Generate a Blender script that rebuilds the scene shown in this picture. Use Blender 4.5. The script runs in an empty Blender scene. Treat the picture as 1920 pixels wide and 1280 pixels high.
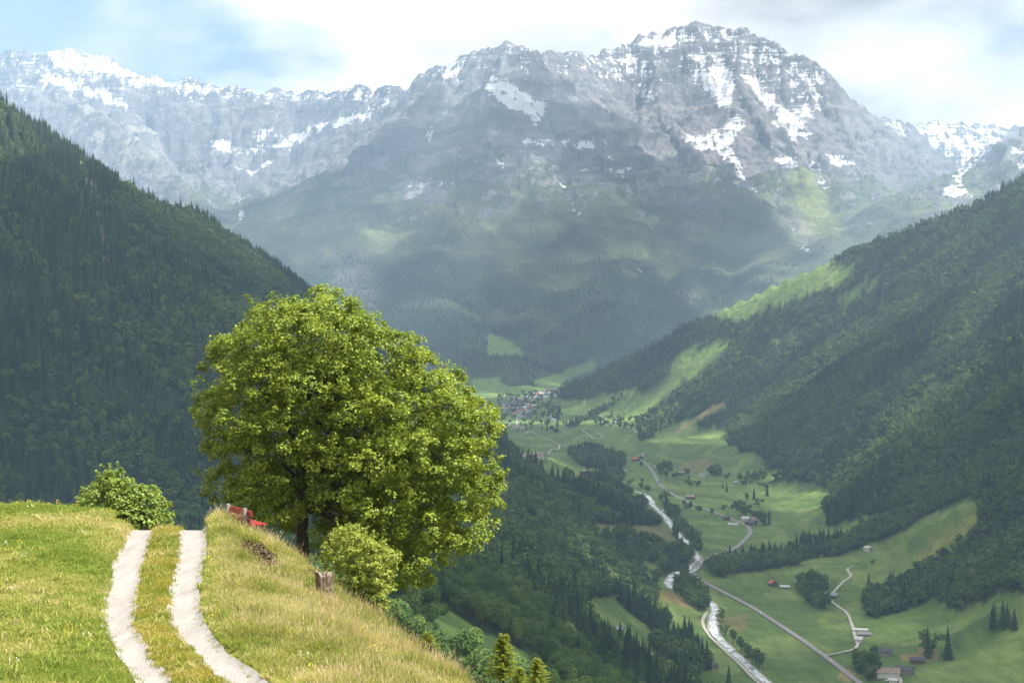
import bpy, math, random
import numpy as np
from mathutils import Vector, Matrix

rng = np.random.default_rng(7)
random.seed(7)
R = math.radians
scene = bpy.context.scene
col = scene.collection

# ------------------------------------------------------------------ camera
FPX, CX, CY = 3200.0, 960.0, 640.0          # focal length in photo pixels (1920 x 1280)
PITCH = math.atan(60.0 / FPX)
cam_data = bpy.data.cameras.new('camera')
cam_data.sensor_width = 36.0
cam_data.lens = 36.0 * FPX / 1920.0
cam_data.clip_start = 0.5
cam_data.clip_end = 60000.0
cam = bpy.data.objects.new('camera', cam_data)
col.objects.link(cam)
cam.location = (0, 0, 0)
cam.rotation_euler = (math.pi / 2 - PITCH, 0, 0)
scene.camera = cam

# ------------------------------------------------------------------ light
SUN_EL, SUN_AZ = R(57), R(98)               # azimuth measured from the view axis (+y) towards +x
SUN_DIR = Vector((math.sin(SUN_AZ) * math.cos(SUN_EL), math.cos(SUN_AZ) * math.cos(SUN_EL), math.sin(SUN_EL)))
sun_data = bpy.data.lights.new('sun', 'SUN')
sun_data.energy = 5.0
sun_data.angle = R(0.53)
sun_data.color = (1.0, 0.95, 0.86)
sun = bpy.data.objects.new('sun', sun_data)
col.objects.link(sun)
sun.rotation_euler = SUN_DIR.to_track_quat('Z', 'Y').to_euler()

world = bpy.data.worlds.new('World')
scene.world = world
world.use_nodes = True
wn, wl = world.node_tree.nodes, world.node_tree.links
wn.clear()
w_out = wn.new('ShaderNodeOutputWorld')
w_sky = wn.new('ShaderNodeTexSky')
w_sky.sky_type = 'NISHITA'
w_sky.sun_disc = False
w_sky.sun_elevation = SUN_EL
w_sky.sun_rotation = SUN_AZ
w_sky.altitude = 1300
w_bg = wn.new('ShaderNodeBackground')
w_bg.inputs['Strength'].default_value = 0.06
wl.new(w_sky.outputs[0], w_bg.inputs['Color'])
w_cloud = wn.new('ShaderNodeBackground')
w_cloud.inputs['Strength'].default_value = 1.25
w_tc = wn.new('ShaderNodeTexCoord')
w_sep = wn.new('ShaderNodeSeparateXYZ')
wl.new(w_tc.outputs['Generated'], w_sep.inputs[0])


def wmath(op, a, b=None, clamp=False):
    n = wn.new('ShaderNodeMath'); n.operation = op; n.use_clamp = clamp
    for i, v in enumerate((a, b)):
        if v is None: continue
        if isinstance(v, (int, float)): n.inputs[i].default_value = v
        else: wl.new(v, n.inputs[i])
    return n.outputs[0]


# puffy cloud layer
w_off = wn.new('ShaderNodeVectorMath'); w_off.operation = 'MULTIPLY_ADD'
w_off.inputs[1].default_value = (1.0, 1.0, 1.9); w_off.inputs[2].default_value = (0.35, 0.0, 0.2)
wl.new(w_tc.outputs['Generated'], w_off.inputs[0])
w_n1 = wn.new('ShaderNodeTexNoise'); w_n1.inputs['Scale'].default_value = 4.2
w_n1.inputs['Detail'].default_value = 8; w_n1.inputs['Roughness'].default_value = 0.6
w_n1.inputs['Distortion'].default_value = 0.25
wl.new(w_off.outputs[0], w_n1.inputs['Vector'])
w_ramp = wn.new('ShaderNodeValToRGB')
w_ramp.color_ramp.elements[0].position = 0.27; w_ramp.color_ramp.elements[1].position = 0.42
# a blue opening in the cloud layer
w_gd = wn.new('ShaderNodeVectorMath'); w_gd.operation = 'MULTIPLY_ADD'
w_gd.inputs[1].default_value = (1 / 0.095, 0, 1 / 0.036); w_gd.inputs[2].default_value = (0.225 / 0.095, 0, -0.150 / 0.036)
wl.new(w_tc.outputs['Generated'], w_gd.inputs[0])
w_gl = wn.new('ShaderNodeVectorMath'); w_gl.operation = 'LENGTH'; wl.new(w_gd.outputs[0], w_gl.inputs[0])
w_gap = wmath('MULTIPLY', wmath('SUBTRACT', 1.7, w_gl.outputs['Value'], True), 0.30)
wl.new(wmath('SUBTRACT', w_n1.outputs[0], w_gap), w_ramp.inputs[0])
# the shade inside the clouds
w_n2 = wn.new('ShaderNodeTexNoise'); w_n2.inputs['Scale'].default_value = 7.5
w_n2.inputs['Detail'].default_value = 6; w_n2.inputs['Roughness'].default_value = 0.55
wl.new(w_off.outputs[0], w_n2.inputs['Vector'])
w_ramp2 = wn.new('ShaderNodeValToRGB')
w_ramp2.color_ramp.elements[0].position = 0.35; w_ramp2.color_ramp.elements[0].color = (0.19, 0.19, 0.195, 1)
w_ramp2.color_ramp.elements[1].position = 0.62; w_ramp2.color_ramp.elements[1].color = (0.62, 0.585, 0.54, 1)
wl.new(w_n2.outputs[0], w_ramp2.inputs[0]); wl.new(w_ramp2.outputs[0], w_cloud.inputs['Color'])
w_mix = wn.new('ShaderNodeMixShader')
w_up = wmath('MULTIPLY', w_ramp.outputs[0], wmath('MULTIPLY', wmath('ADD', w_sep.outputs['Z'], 0.02), 40.0, True))
wl.new(w_up, w_mix.inputs[0])
wl.new(w_bg.outputs[0], w_mix.inputs[1]); wl.new(w_cloud.outputs[0], w_mix.inputs[2])
wl.new(w_mix.outputs[0], w_out.inputs['Surface'])

vs = scene.view_settings
vs.view_transform = 'Standard'; vs.look = 'None'; vs.gamma = 1.0; vs.use_curve_mapping = False
vs.exposure = 1.68
scene.render.engine = 'CYCLES'
cy = scene.cycles
cy.use_denoising = True
cy.max_bounces = 6; cy.diffuse_bounces = 3; cy.glossy_bounces = 2; cy.transmission_bounces = 3
cy.volume_bounces = 0; cy.transparent_max_bounces = 8
cy.sample_clamp_indirect = 6.0
cy.use_adaptive_sampling = True

# ------------------------------------------------------------------ helpers
SP, CP = math.sin(PITCH), math.cos(PITCH)


def ray(u, v):
    """photo pixel -> (x/y, z/y) slope of the line of sight"""
    u = np.asarray(u, float); v = np.asarray(v, float)
    a, b = u - CX, CY - v
    dy = b * SP + FPX * CP
    dz = b * CP - FPX * SP
    return a / dy, dz / dy


def at(u, v, d):
    a, e = ray(u, v)
    return np.array([a * d, d + 0 * a, e * d]).T


def proj(x, y, z):
    f = y * CP - z * SP
    up = y * SP + z * CP
    return CX + FPX * x / f, CY - FPX * up / f


_perm = np.random.default_rng(3).permutation(512)
_perm = np.concatenate([_perm, _perm, _perm])
_ang = np.random.default_rng(4).uniform(0, 2 * np.pi, 512)
_gx, _gy = np.cos(_ang), np.sin(_ang)


def perlin(x, y, seed=0):
    x = x + seed * 37.17; y = y + seed * 91.73
    xi = np.floor(x).astype(np.int64); yi = np.floor(y).astype(np.int64)
    xf, yf = x - xi, y - yi
    xi &= 511; yi &= 511
    u = xf * xf * xf * (xf * (xf * 6 - 15) + 10); v = yf * yf * yf * (yf * (yf * 6 - 15) + 10)

    def g(ix, iy, fx, fy):
        h = _perm[_perm[ix & 511] + (iy & 511)] & 511
        return _gx[h] * fx + _gy[h] * fy
    a = g(xi, yi, xf, yf); b = g(xi + 1, yi, xf - 1, yf)
    c = g(xi, yi + 1, xf, yf - 1); d = g(xi + 1, yi + 1, xf - 1, yf - 1)
    return ((a * (1 - u) + b * u) * (1 - v) + (c * (1 - u) + d * u) * v) * 1.5


def fbm(x, y, o=4, seed=0, gain=0.5):
    t = 0; amp = 1.0
    for k in range(o):
        t = t + amp * perlin(x * 2 ** k, y * 2 ** k, seed + k); amp *= gain
    return t


def ridged(x, y, o=4, seed=0, gain=0.5):
    t = 0; amp = 1.0; n = 0
    for k in range(o):
        t = t + amp * (1 - np.abs(perlin(x * 2 ** k, y * 2 ** k, seed + k)) * 2); n += amp; amp *= gain
    return t / n


def smooth(x, a, b):
    t = np.clip((x - a) / (b - a), 0, 1)
    return t * t * (3 - 2 * t)


def inside(poly, u, v):
    poly = np.asarray(poly, float)
    r = np.zeros(np.shape(u), bool)
    j = len(poly) - 1
    for i in range(len(poly)):
        xi, yi = poly[i]; xj, yj = poly[j]
        if yi != yj:
            r ^= ((yi > v) != (yj > v)) & (u < (xj - xi) * (v - yi) / (yj - yi) + xi)
        j = i
    return r


def mesh_np(name, V, F, mats, smooth_shade=False, mat_index=None):
    """V (n,3), F (m,3|4) arrays -> mesh"""
    me = bpy.data.meshes.new(name)
    V = np.ascontiguousarray(V, np.float32); F = np.ascontiguousarray(F, np.int32)
    m, k = F.shape
    me.vertices.add(len(V)); me.vertices.foreach_set('co', V.ravel())
    me.loops.add(m * k); me.loops.foreach_set('vertex_index', F.ravel())
    me.polygons.add(m)
    me.polygons.foreach_set('loop_start', np.arange(0, m * k, k, dtype=np.int32))
    if mat_index is not None:
        me.polygons.foreach_set('material_index', np.ascontiguousarray(mat_index, np.int32))
    me.polygons.foreach_set('use_smooth', np.full(m, smooth_shade))
    me.update(calc_edges=True)
    for mt in (mats if isinstance(mats, (list, tuple)) else [mats]):
        me.materials.append(mt)
    return me


def link(name, me, parent=None, loc=None):
    o = bpy.data.objects.new(name, me)
    col.objects.link(o)
    if parent is not None: o.parent = parent
    if loc is not None: o.location = loc
    return o


def tag(o, label=None, cat=None, group=None, kind=None):
    if label: o['label'] = label
    if cat: o['category'] = cat
    if group: o['group'] = group
    if kind: o['kind'] = kind
    return o


def empty(name, loc, rz=0.0):
    o = bpy.data.objects.new(name, None)
    o.empty_display_size = 0.2
    col.objects.link(o); o.location = loc; o.rotation_euler = (0, 0, rz)
    return o


class MB:
    """collects polygons for one mesh"""
    def __init__(self): self.v, self.f, self.m = [], [], []

    def poly(self, pts, mi=0):
        n = len(self.v); self.v += [tuple(p) for p in pts]
        self.f.append(tuple(range(n, n + len(pts)))); self.m.append(mi)

    def box(self, c, s, rot=None, mi=0, taper=1.0):
        n = len(self.v)
        for k in (-1, 1):
            t = 1.0 if k < 0 else taper
            for i, j in ((-1, -1), (1, -1), (1, 1), (-1, 1)):
                p = Vector((i * s[0] / 2 * t, j * s[1] / 2 * t, k * s[2] / 2))
                if rot is not None: p = rot @ p
                self.v.append((p.x + c[0], p.y + c[1], p.z + c[2]))
        for q in ((0, 3, 2, 1), (4, 5, 6, 7), (0, 1, 5, 4), (1, 2, 6, 5), (2, 3, 7, 6), (3, 0, 4, 7)):
            self.f.append(tuple(n + i for i in q)); self.m.append(mi)

    def tube(self, pts, rad, seg=7, mi=0, cap=True):
        pts = [Vector(p) for p in pts]; rings = []
        for i, p in enumerate(pts):
            t = (pts[min(i + 1, len(pts) - 1)] - pts[max(i - 1, 0)]).normalized()
            a = t.orthogonal().normalized() if i == 0 else (a - t * a.dot(t)).normalized()
            b = t.cross(a)
            n = len(self.v); rings.append(n)
            for k in range(seg):
                an = 2 * math.pi * k / seg
                q = p + (a * math.cos(an) + b * math.sin(an)) * rad[i]
                self.v.append(tuple(q))
        for i in range(len(pts) - 1):
            for k in range(seg):
                k2 = (k + 1) % seg
                self.f.append((rings[i] + k, rings[i] + k2, rings[i + 1] + k2, rings[i + 1] + k)); self.m.append(mi)
        if cap:
            self.f.append(tuple(rings[-1] + k for k in range(seg))); self.m.append(mi)
            self.f.append(tuple(rings[0] + k for k in reversed(range(seg)))); self.m.append(mi)

    def mesh(self, name, mats, sm=False):
        me = bpy.data.meshes.new(name)
        me.from_pydata(self.v, [], self.f)
        for mt in (mats if isinstance(mats, (list, tuple)) else [mats]): me.materials.append(mt)
        me.polygons.foreach_set('material_index', self.m)
        me.polygons.foreach_set('use_smooth', [sm] * len(self.f))
        me.update()
        return me

    def build(self, name, mats, parent=None, loc=None, sm=False):
        return link(name, self.mesh(name, mats, sm), parent, loc)


# ------------------------------------------------------------------ materials
def new_mat(name):
    m = bpy.data.materials.new(name); m.use_nodes = True
    nt = m.node_tree; nt.nodes.clear()
    out = nt.nodes.new('ShaderNodeOutputMaterial')
    return m, nt, out


def N(nt, typ, **kw):
    n = nt.nodes.new(typ)
    for k, v in kw.items():
        if k in n.inputs: n.inputs[k].default_value = v
        else: setattr(n, k, v)
    return n


def ramp(nt, fac, stops):
    r = nt.nodes.new('ShaderNodeValToRGB')
    e = r.color_ramp.elements
    while len(e) < len(stops): e.new(0.5)
    for el, (p, c) in zip(e, stops):
        el.position = p; el.color = (*c, 1) if len(c) == 3 else c
    nt.links.new(fac, r.inputs[0])
    return r.outputs[0]


def mixc(nt, fac, a, b, mode='MIX'):
    m = nt.nodes.new('ShaderNodeMix'); m.data_type = 'RGBA'; m.blend_type = mode
    for sock, v in ((m.inputs[0], fac), (m.inputs[6], a), (m.inputs[7], b)):
        if isinstance(v, (int, float)): sock.default_value = v
        elif isinstance(v, tuple): sock.default_value = (*v, 1)
        else: nt.links.new(v, sock)
    return m.outputs[2]


def mth(nt, op, a, b=None, clamp=False):
    n = nt.nodes.new('ShaderNodeMath'); n.operation = op; n.use_clamp = clamp
    for i, v in enumerate((a, b)):
        if v is None: continue
        if isinstance(v, (int, float)): n.inputs[i].default_value = v
        else: nt.links.new(v, n.inputs[i])
    return n.outputs[0]


def noise(nt, scale, detail=4, rough=0.55, vec=None, dist=0.0):
    n = nt.nodes.new('ShaderNodeTexNoise')
    n.inputs['Scale'].default_value = scale; n.inputs['Detail'].default_value = detail
    n.inputs['Roughness'].default_value = rough; n.inputs['Distortion'].default_value = dist
    if vec is not None: nt.links.new(vec, n.inputs['Vector'])
    return n.outputs[0]


def pos(nt):
    return nt.nodes.new('ShaderNodeNewGeometry').outputs['Position']


def scaled(nt, vec, s):
    n = nt.nodes.new('ShaderNodeVectorMath'); n.operation = 'MULTIPLY'
    nt.links.new(vec, n.inputs[0]); n.inputs[1].default_value = s
    return n.outputs[0]


def bsdf(nt, out, colr, rough=0.8, bump=None, bstr=0.5, bdist=1.0, spec=0.3):
    b = nt.nodes.new('ShaderNodeBsdfPrincipled')
    if isinstance(colr, tuple): b.inputs['Base Color'].default_value = (*colr, 1)
    else: nt.links.new(colr, b.inputs['Base Color'])
    if isinstance(rough, (int, float)): b.inputs['Roughness'].default_value = rough
    else: nt.links.new(rough, b.inputs['Roughness'])
    b.inputs['Specular IOR Level'].default_value = spec
    if bump is not None:
        bn = nt.nodes.new('ShaderNodeBump')
        bn.inputs['Strength'].default_value = bstr; bn.inputs['Distance'].default_value = bdist
        nt.links.new(bump, bn.inputs['Height']); nt.links.new(bn.outputs[0], b.inputs['Normal'])
    nt.links.new(b.outputs[0], out.inputs['Surface'])
    return b


def simple_mat(name, c, rough=0.8, var=0.25, scale=3.0, spec=0.25, bstr=0.2, bdist=0.02):
    m, nt, out = new_mat(name)
    p = pos(nt)
    n = noise(nt, scale, 5, 0.6, p)
    c2 = ramp(nt, n, [(0.3, tuple(x * (1 - var) for x in c)), (0.7, tuple(min(1, x * (1 + var)) for x in c))])
    bsdf(nt, out, c2, rough, n, bstr, bdist, spec)
    return m


def terrain_mat():
    """ground colours come from the land cover stored on the mesh (meadow, wood floor, scree, rock, snow)"""
    m, nt, out = new_mat('terrain')
    p = pos(nt)
    at_c = N(nt, 'ShaderNodeAttribute', attribute_name='cover')
    at_r = N(nt, 'ShaderNodeAttribute', attribute_name='rock')
    at_s = N(nt, 'ShaderNodeAttribute', attribute_name='snow')
    n_big = noise(nt, 0.006, 5, 0.6, p)
    n_mid = noise(nt, 0.035, 6, 0.65, p)
    # meadow / forest floor
    var = ramp(nt, n_mid, [(0.3, (0.72, 0.72, 0.72)), (0.7, (1.25, 1.22, 1.15))])
    mow = noise(nt, 1.0, 3, 0.5, scaled(nt, p, (0.085, 0.012, 0.02)), 0.2)
    var = mixc(nt, 1.0, var, ramp(nt, mow, [(0.35, (0.86, 0.88, 0.86)), (0.65, (1.14, 1.12, 1.10))]), 'MULTIPLY')
    c = mixc(nt, 1.0, at_c.outputs['Color'], var, 'MULTIPLY')
    # rock with strata and vertical stains
    strat = noise(nt, 1.0, 5, 0.6, scaled(nt, p, (0.003, 0.003, 0.016)), 0.9)
    vert = noise(nt, 1.0, 5, 0.65, scaled(nt, p, (0.02, 0.02, 0.003)), 0.3)
    iso = noise(nt, 0.012, 8, 0.68, p, 0.5)
    rockn = mth(nt, 'ADD', mth(nt, 'ADD', mth(nt, 'MULTIPLY', strat, 0.36), mth(nt, 'MULTIPLY', vert, 0.34)), mth(nt, 'MULTIPLY', iso, 0.30))
    rock = ramp(nt, rockn, [(0.40, (0.070, 0.066, 0.074)), (0.5, (0.140, 0.132, 0.136)), (0.60, (0.235, 0.222, 0.218))])
    rfac = mth(nt, 'ADD', at_r.outputs['Fac'], mth(nt, 'MULTIPLY', mth(nt, 'SUBTRACT', n_mid, 0.5), 1.6))
    rfac = mth(nt, 'MULTIPLY', mth(nt, 'SUBTRACT', rfac, 0.35), 3.5, True)
    c = mixc(nt, rfac, c, rock)
    # snow lies where the attribute and fine noise allow it
    sn = mth(nt, 'ADD', mth(nt, 'MULTIPLY', noise(nt, 0.030, 8, 0.70, scaled(nt, p, (1, 1, 1.2)), 0.5), 0.36), mth(nt, 'MULTIPLY', noise(nt, 1.0, 6, 0.65, scaled(nt, p, (0.05, 0.008, 0.008)), 0.8), 0.34))
    sn = mth(nt, 'ADD', sn, mth(nt, 'MULTIPLY', noise(nt, 1.0, 5, 0.6, scaled(nt, p, (0.006, 0.006, 0.06)), 0.5), 0.30))
    sfac = mth(nt, 'ADD', at_s.outputs['Fac'], mth(nt, 'MULTIPLY', mth(nt, 'SUBTRACT', sn, 0.5), 5.0))
    sfac = mth(nt, 'MULTIPLY', mth(nt, 'SUBTRACT', sfac, 0.52), 6.0, True)
    sfac = mth(nt, 'MULTIPLY', sfac, mth(nt, 'MULTIPLY', at_s.outputs['Fac'], 30.0, True))
    c = mixc(nt, sfac, c, (0.66, 0.67, 0.70))
    bump = mth(nt, 'ADD', mth(nt, 'MULTIPLY', n_mid, 0.6), mth(nt, 'MULTIPLY', rockn, mth(nt, 'MULTIPLY', at_r.outputs['Fac'], 1.3)))
    bump = mth(nt, 'ADD', bump, mth(nt, 'MULTIPLY', sfac, 0.03))
    bsdf(nt, out, c, 0.9, bump, 0.9, 22.0, 0.1)
    return m


def leaf_mat(name, c_dark, c_light, trans, patch=1.0, gloss=0.42, spec=0.4, tmix=0.45):
    m, nt, out = new_mat(name)
    g = N(nt, 'ShaderNodeNewGeometry')
    n = noise(nt, patch, 3, 0.5, g.outputs['Position'])
    f = mth(nt, 'ADD', mth(nt, 'MULTIPLY', n, 0.7), mth(nt, 'MULTIPLY', g.outputs['Random Per Island'], 0.45))
    c = ramp(nt, f, [(0.32, c_dark), (0.78, c_light)])
    b = N(nt, 'ShaderNodeBsdfPrincipled', Roughness=gloss)
    b.inputs['Specular IOR Level'].default_value = spec
    nt.links.new(c, b.inputs['Base Color'])
    t = N(nt, 'ShaderNodeBsdfTranslucent')
    tc = mixc(nt, 0.75, c, trans)
    nt.links.new(tc, t.inputs['Color'])
    mx = N(nt, 'ShaderNodeMixShader'); mx.inputs[0].default_value = tmix
    nt.links.new(b.outputs[0], mx.inputs[1]); nt.links.new(t.outputs[0], mx.inputs[2])
    nt.links.new(mx.outputs[0], out.inputs['Surface'])
    return m


def forest_mat(name, c_dark, c_mid, c_light, tmix=0.15):
    m, nt, out = new_mat(name)
    oi = N(nt, 'ShaderNodeObjectInfo')
    big = noise(nt, 0.009, 3, 0.55, oi.outputs['Location'])
    f = mth(nt, 'ADD', mth(nt, 'MULTIPLY', oi.outputs['Random'], 0.55), mth(nt, 'MULTIPLY', big, 0.6))
    c = ramp(nt, f, [(0.2, c_dark), (0.55, c_mid), (0.92, c_light)])
    d = N(nt, 'ShaderNodeBsdfDiffuse'); nt.links.new(c, d.inputs['Color'])
    t = N(nt, 'ShaderNodeBsdfTranslucent'); nt.links.new(c, t.inputs['Color'])
    mx = N(nt, 'ShaderNodeMixShader'); mx.inputs[0].default_value = tmix
    nt.links.new(d.outputs[0], mx.inputs[1]); nt.links.new(t.outputs[0], mx.inputs[2])
    nt.links.new(mx.outputs[0], out.inputs['Surface'])
    return m


def grass_mat(name, greens, straws, dry, scale=0.35):
    """blade colour drifts from green to straw by patch"""
    m, nt, out = new_mat(name)
    oi = N(nt, 'ShaderNodeObjectInfo')
    g = N(nt, 'ShaderNodeNewGeometry')
    big = noise(nt, scale, 3, 0.55, oi.outputs['Location'])
    f = mth(nt, 'ADD', mth(nt, 'MULTIPLY', mth(nt, 'SUBTRACT', big, 0.5), 2.6), dry)
    f = mth(nt, 'ADD', f, mth(nt, 'MULTIPLY', mth(nt, 'SUBTRACT', oi.outputs['Random'], 0.5), 0.6))
    f = mth(nt, 'ADD', f, mth(nt, 'MULTIPLY', mth(nt, 'SUBTRACT', g.outputs['Random Per Island'], 0.5), 0.7), True)
    c = ramp(nt, f, [(0.0, greens[0]), (0.38, greens[1]), (0.7, straws[0]), (1.0, straws[1])])
    d = N(nt, 'ShaderNodeBsdfDiffuse'); nt.links.new(c, d.inputs['Color'])
    t = N(nt, 'ShaderNodeBsdfTranslucent'); nt.links.new(c, t.inputs['Color'])
    mx = N(nt, 'ShaderNodeMixShader'); mx.inputs[0].default_value = 0.4
    nt.links.new(d.outputs[0], mx.inputs[1]); nt.links.new(t.outputs[0], mx.inputs[2])
    nt.links.new(mx.outputs[0], out.inputs['Surface'])
    return m


def road_mat(name, c1, c2, scale=0.4):
    m, nt, out = new_mat(name)
    p = pos(nt)
    n = noise(nt, scale, 6, 0.65, p); n2 = noise(nt, scale * 30, 3, 0.6, p)
    f = mth(nt, 'ADD', mth(nt, 'MULTIPLY', n, 0.6), mth(nt, 'MULTIPLY', n2, 0.4))
    c = ramp(nt, f, [(0.3, c1), (0.7, c2)])
    bsdf(nt, out, c, 0.9, n2, 0.4, 0.03, 0.15)
    return m


def water_mat():
    m, nt, out = new_mat('river_water')
    p = pos(nt)
    n = noise(nt, 0.16, 6, 0.7, scaled(nt, p, (1.0, 0.55, 1.0)), 0.6)
    c = ramp(nt, n, [(0.36, (0.26, 0.32, 0.31)), (0.48, (0.44, 0.49, 0.48)), (0.60, (0.72, 0.74, 0.73))])
    rg = ramp(nt, n, [(0.42, (0.15, 0.15, 0.15)), (0.6, (0.7, 0.7, 0.7))])
    bsdf(nt, out, c, rg, n, 0.6, 0.4, 0.5)
    return m


M_TERRAIN = terrain_mat()
M_SPRUCE = forest_mat('spruce_needles', (0.016, 0.032, 0.020), (0.030, 0.056, 0.028), (0.070, 0.105, 0.038))
M_BROAD = forest_mat('broad_leaves', (0.042, 0.082, 0.028), (0.080, 0.138, 0.040), (0.145, 0.200, 0.052), 0.28)
M_BARK = simple_mat('bark', (0.055, 0.042, 0.032), 0.95, 0.4, 6.0, 0.1, 0.8, 0.03)
M_ROAD = road_mat('asphalt', (0.21, 0.20, 0.20), (0.29, 0.275, 0.27), 0.05)
M_TRACK_FAR = road_mat('pale_gravel_far', (0.34, 0.33, 0.28), (0.48, 0.46, 0.40), 0.05)
def gravel_mat(name, c1, c2, c3):
    m, nt, out = new_mat(name)
    p = pos(nt)
    st = noise(nt, 1.0, 4, 0.6, scaled(nt, p, (5.0, 0.5, 1.0)), 0.3); big = noise(nt, 0.7, 4, 0.6, p); fine = noise(nt, 22.0, 4, 0.7, p)
    f = mth(nt, 'ADD', mth(nt, 'ADD', mth(nt, 'MULTIPLY', st, 0.35), mth(nt, 'MULTIPLY', big, 0.25)), mth(nt, 'MULTIPLY', fine, 0.40))
    c = ramp(nt, f, [(0.36, c1), (0.5, c2), (0.64, c3)])
    bsdf(nt, out, c, 0.95, fine, 0.8, 0.03, 0.1)
    return m


M_GRAVEL = gravel_mat('gravel', (0.165, 0.153, 0.141), (0.225, 0.211, 0.197), (0.270, 0.256, 0.242))
M_BANK = road_mat('river_stones', (0.20, 0.195, 0.18), (0.36, 0.35, 0.33), 0.25)
M_WATER = water_mat()

# ------------------------------------------------------------------ the lie of the land
# ridges: pixel of the crest line in the photograph with its distance (m), or plain x, y, z
def px_ridge(pts):
    return np.array([at(u, v, d) for u, v, d in pts])


skyline = px_ridge([
    (-1500, 60, 13500), (-900, 120, 13300), (-500, 70, 13200), (-250, 120, 13100), (-60, 98, 13000), (0, 101, 13000), (45, 99, 12900), (70, 106, 12900), (88, 95, 12900),
    (125, 89, 12900), (160, 95, 12900), (200, 110, 12900), (255, 138, 12900), (300, 150, 12900), (400, 159, 12800),
    (430, 155, 12800), (480, 170, 12700), (530, 166, 12700), (560, 176, 12700), (640, 172, 12500), (720, 165, 12200), (780, 158, 11900),
    (812, 132, 11700), (833, 112, 11500), (880, 101, 11300), (905, 90, 11100), (928, 88, 11000), (948, 77, 11000), (978, 84, 11000), (1000, 98, 11100),
    (1050, 106, 11300), (1085, 104, 11400), (1100, 108, 11500), (1150, 95, 11700), (1190, 74, 11800), (1225, 66, 11800), (1262, 62, 11800),
    (1280, 51, 11800), (1302, 44, 11800), (1322, 54, 11800), (1365, 57, 11750), (1400, 66, 11700), (1450, 80, 11600),
    (1480, 97, 11500), (1530, 124, 11400), (1542, 140, 11400), (1560, 163, 11450), (1580, 191, 11600), (1620, 205, 11900), (1680, 232, 12300),
    (1712, 229, 12500), (1758, 221, 12600), (1800, 236, 12700), (1850, 243, 12800), (1890, 246, 12900), (1960, 235, 13000), (2150, 170, 13000), (2500, 90, 13200), (3100, 140, 13500)])
spur_a = px_ridge([(878, 104, 11200), (830, 150, 10950), (760, 215, 10600), (690, 275, 10300), (620, 332, 10000), (550, 388, 9700), (480, 445, 9400), (380, 520, 9000), (250, 620, 8400)])
spur_b = px_ridge([(950, 84, 10950), (930, 170, 10600), (895, 262, 10150), (860, 350, 9600), (830, 430, 9000), (800, 520, 8300), (830, 600, 7700), (900, 670, 7100)])
spur_b2 = px_ridge([(1085, 115, 11400), (1110, 220, 10900), (1130, 320, 10300), (1120, 420, 9500), (1130, 520, 8600), (1140, 610, 7700)])
spur_c = px_ridge([(1240, 75, 11750), (1235, 180, 11300), (1270, 262, 10800), (1340, 318, 10300), (1400, 365, 9900), (1440, 430, 9300), (1455, 500, 8700), (1430, 590, 7900)])
spur_d = px_ridge([(1385, 70, 11700), (1380, 140, 11300), (1420, 205, 10900), (1470, 290, 10400), (1520, 360, 9900), (1565, 440, 9300), (1580, 520, 8700)])
spur_e = px_ridge([(1545, 145, 11400), (1580, 240, 11000), (1640, 330, 10400), (1690, 420, 9600), (1700, 520, 8600)])
spur_f = px_ridge([(2500, -150, 9600), (2200, 60, 9500), (1990, 200, 9400), (1920, 243, 9350), (1868, 300, 9250), (1815, 368, 9100), (1760, 450, 8900)])
spur_g = px_ridge([(70, 110, 12900), (90, 150, 12500), (180, 210, 11900), (260, 270, 11200), (340, 340, 10500), (400, 420, 9700), (420, 520, 8900)])
spur_h = px_ridge([(-60, 105, 13000), (-150, 200, 12000), (-200, 300, 11000), (-100, 420, 9600)])
RIDGES_FAR = [skyline, spur_a, spur_b, spur_b2, spur_c, spur_d, spur_e, spur_f, spur_g, spur_h]

left_spur = px_ridge([(-1200, -500, 2300), (-700, -230, 2350), (-300, 20, 2450), (-120, 120, 2520), (0, 200, 2600), (60, 235, 2660), (130, 282, 2760), (190, 330, 2840), (250, 362, 2930),
                      (330, 395, 3060), (420, 436, 3230), (480, 478, 3380), (570, 548, 3600), (640, 610, 3760), (720, 680, 3920), (830, 765, 4120), (920, 836, 4280)])
home_spur = np.array([(-45, 60, -26), (-30, 150, -38), (-38, 280, -58), (-50, 420, -72), (-64, 600, -92), (-85, 1000, -124), (-95, 1500, -158), (-90, 1900, -180), (-72, 2300, -192), (-52, 2900, -216), (-30, 3500, -266), (-10, 4000, -325)], float)
right_wall = np.vstack([np.array([(1900, -600, 900), (1950, 700, 860), (1900, 1600, 760), (1760, 2900, 640), (1560, 4000, 480)], float),
                        px_ridge([(1920, 336, 4600), (1850, 368, 4720), (1780, 400, 4830), (1700, 428, 4960), (1620, 458, 5080), (1545, 492, 5200), (1440, 538, 5360), (1350, 580, 5500), (1270, 622, 5640), (1180, 668, 5800), (1110, 704, 5950), (1050, 735, 6100)])])


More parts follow.
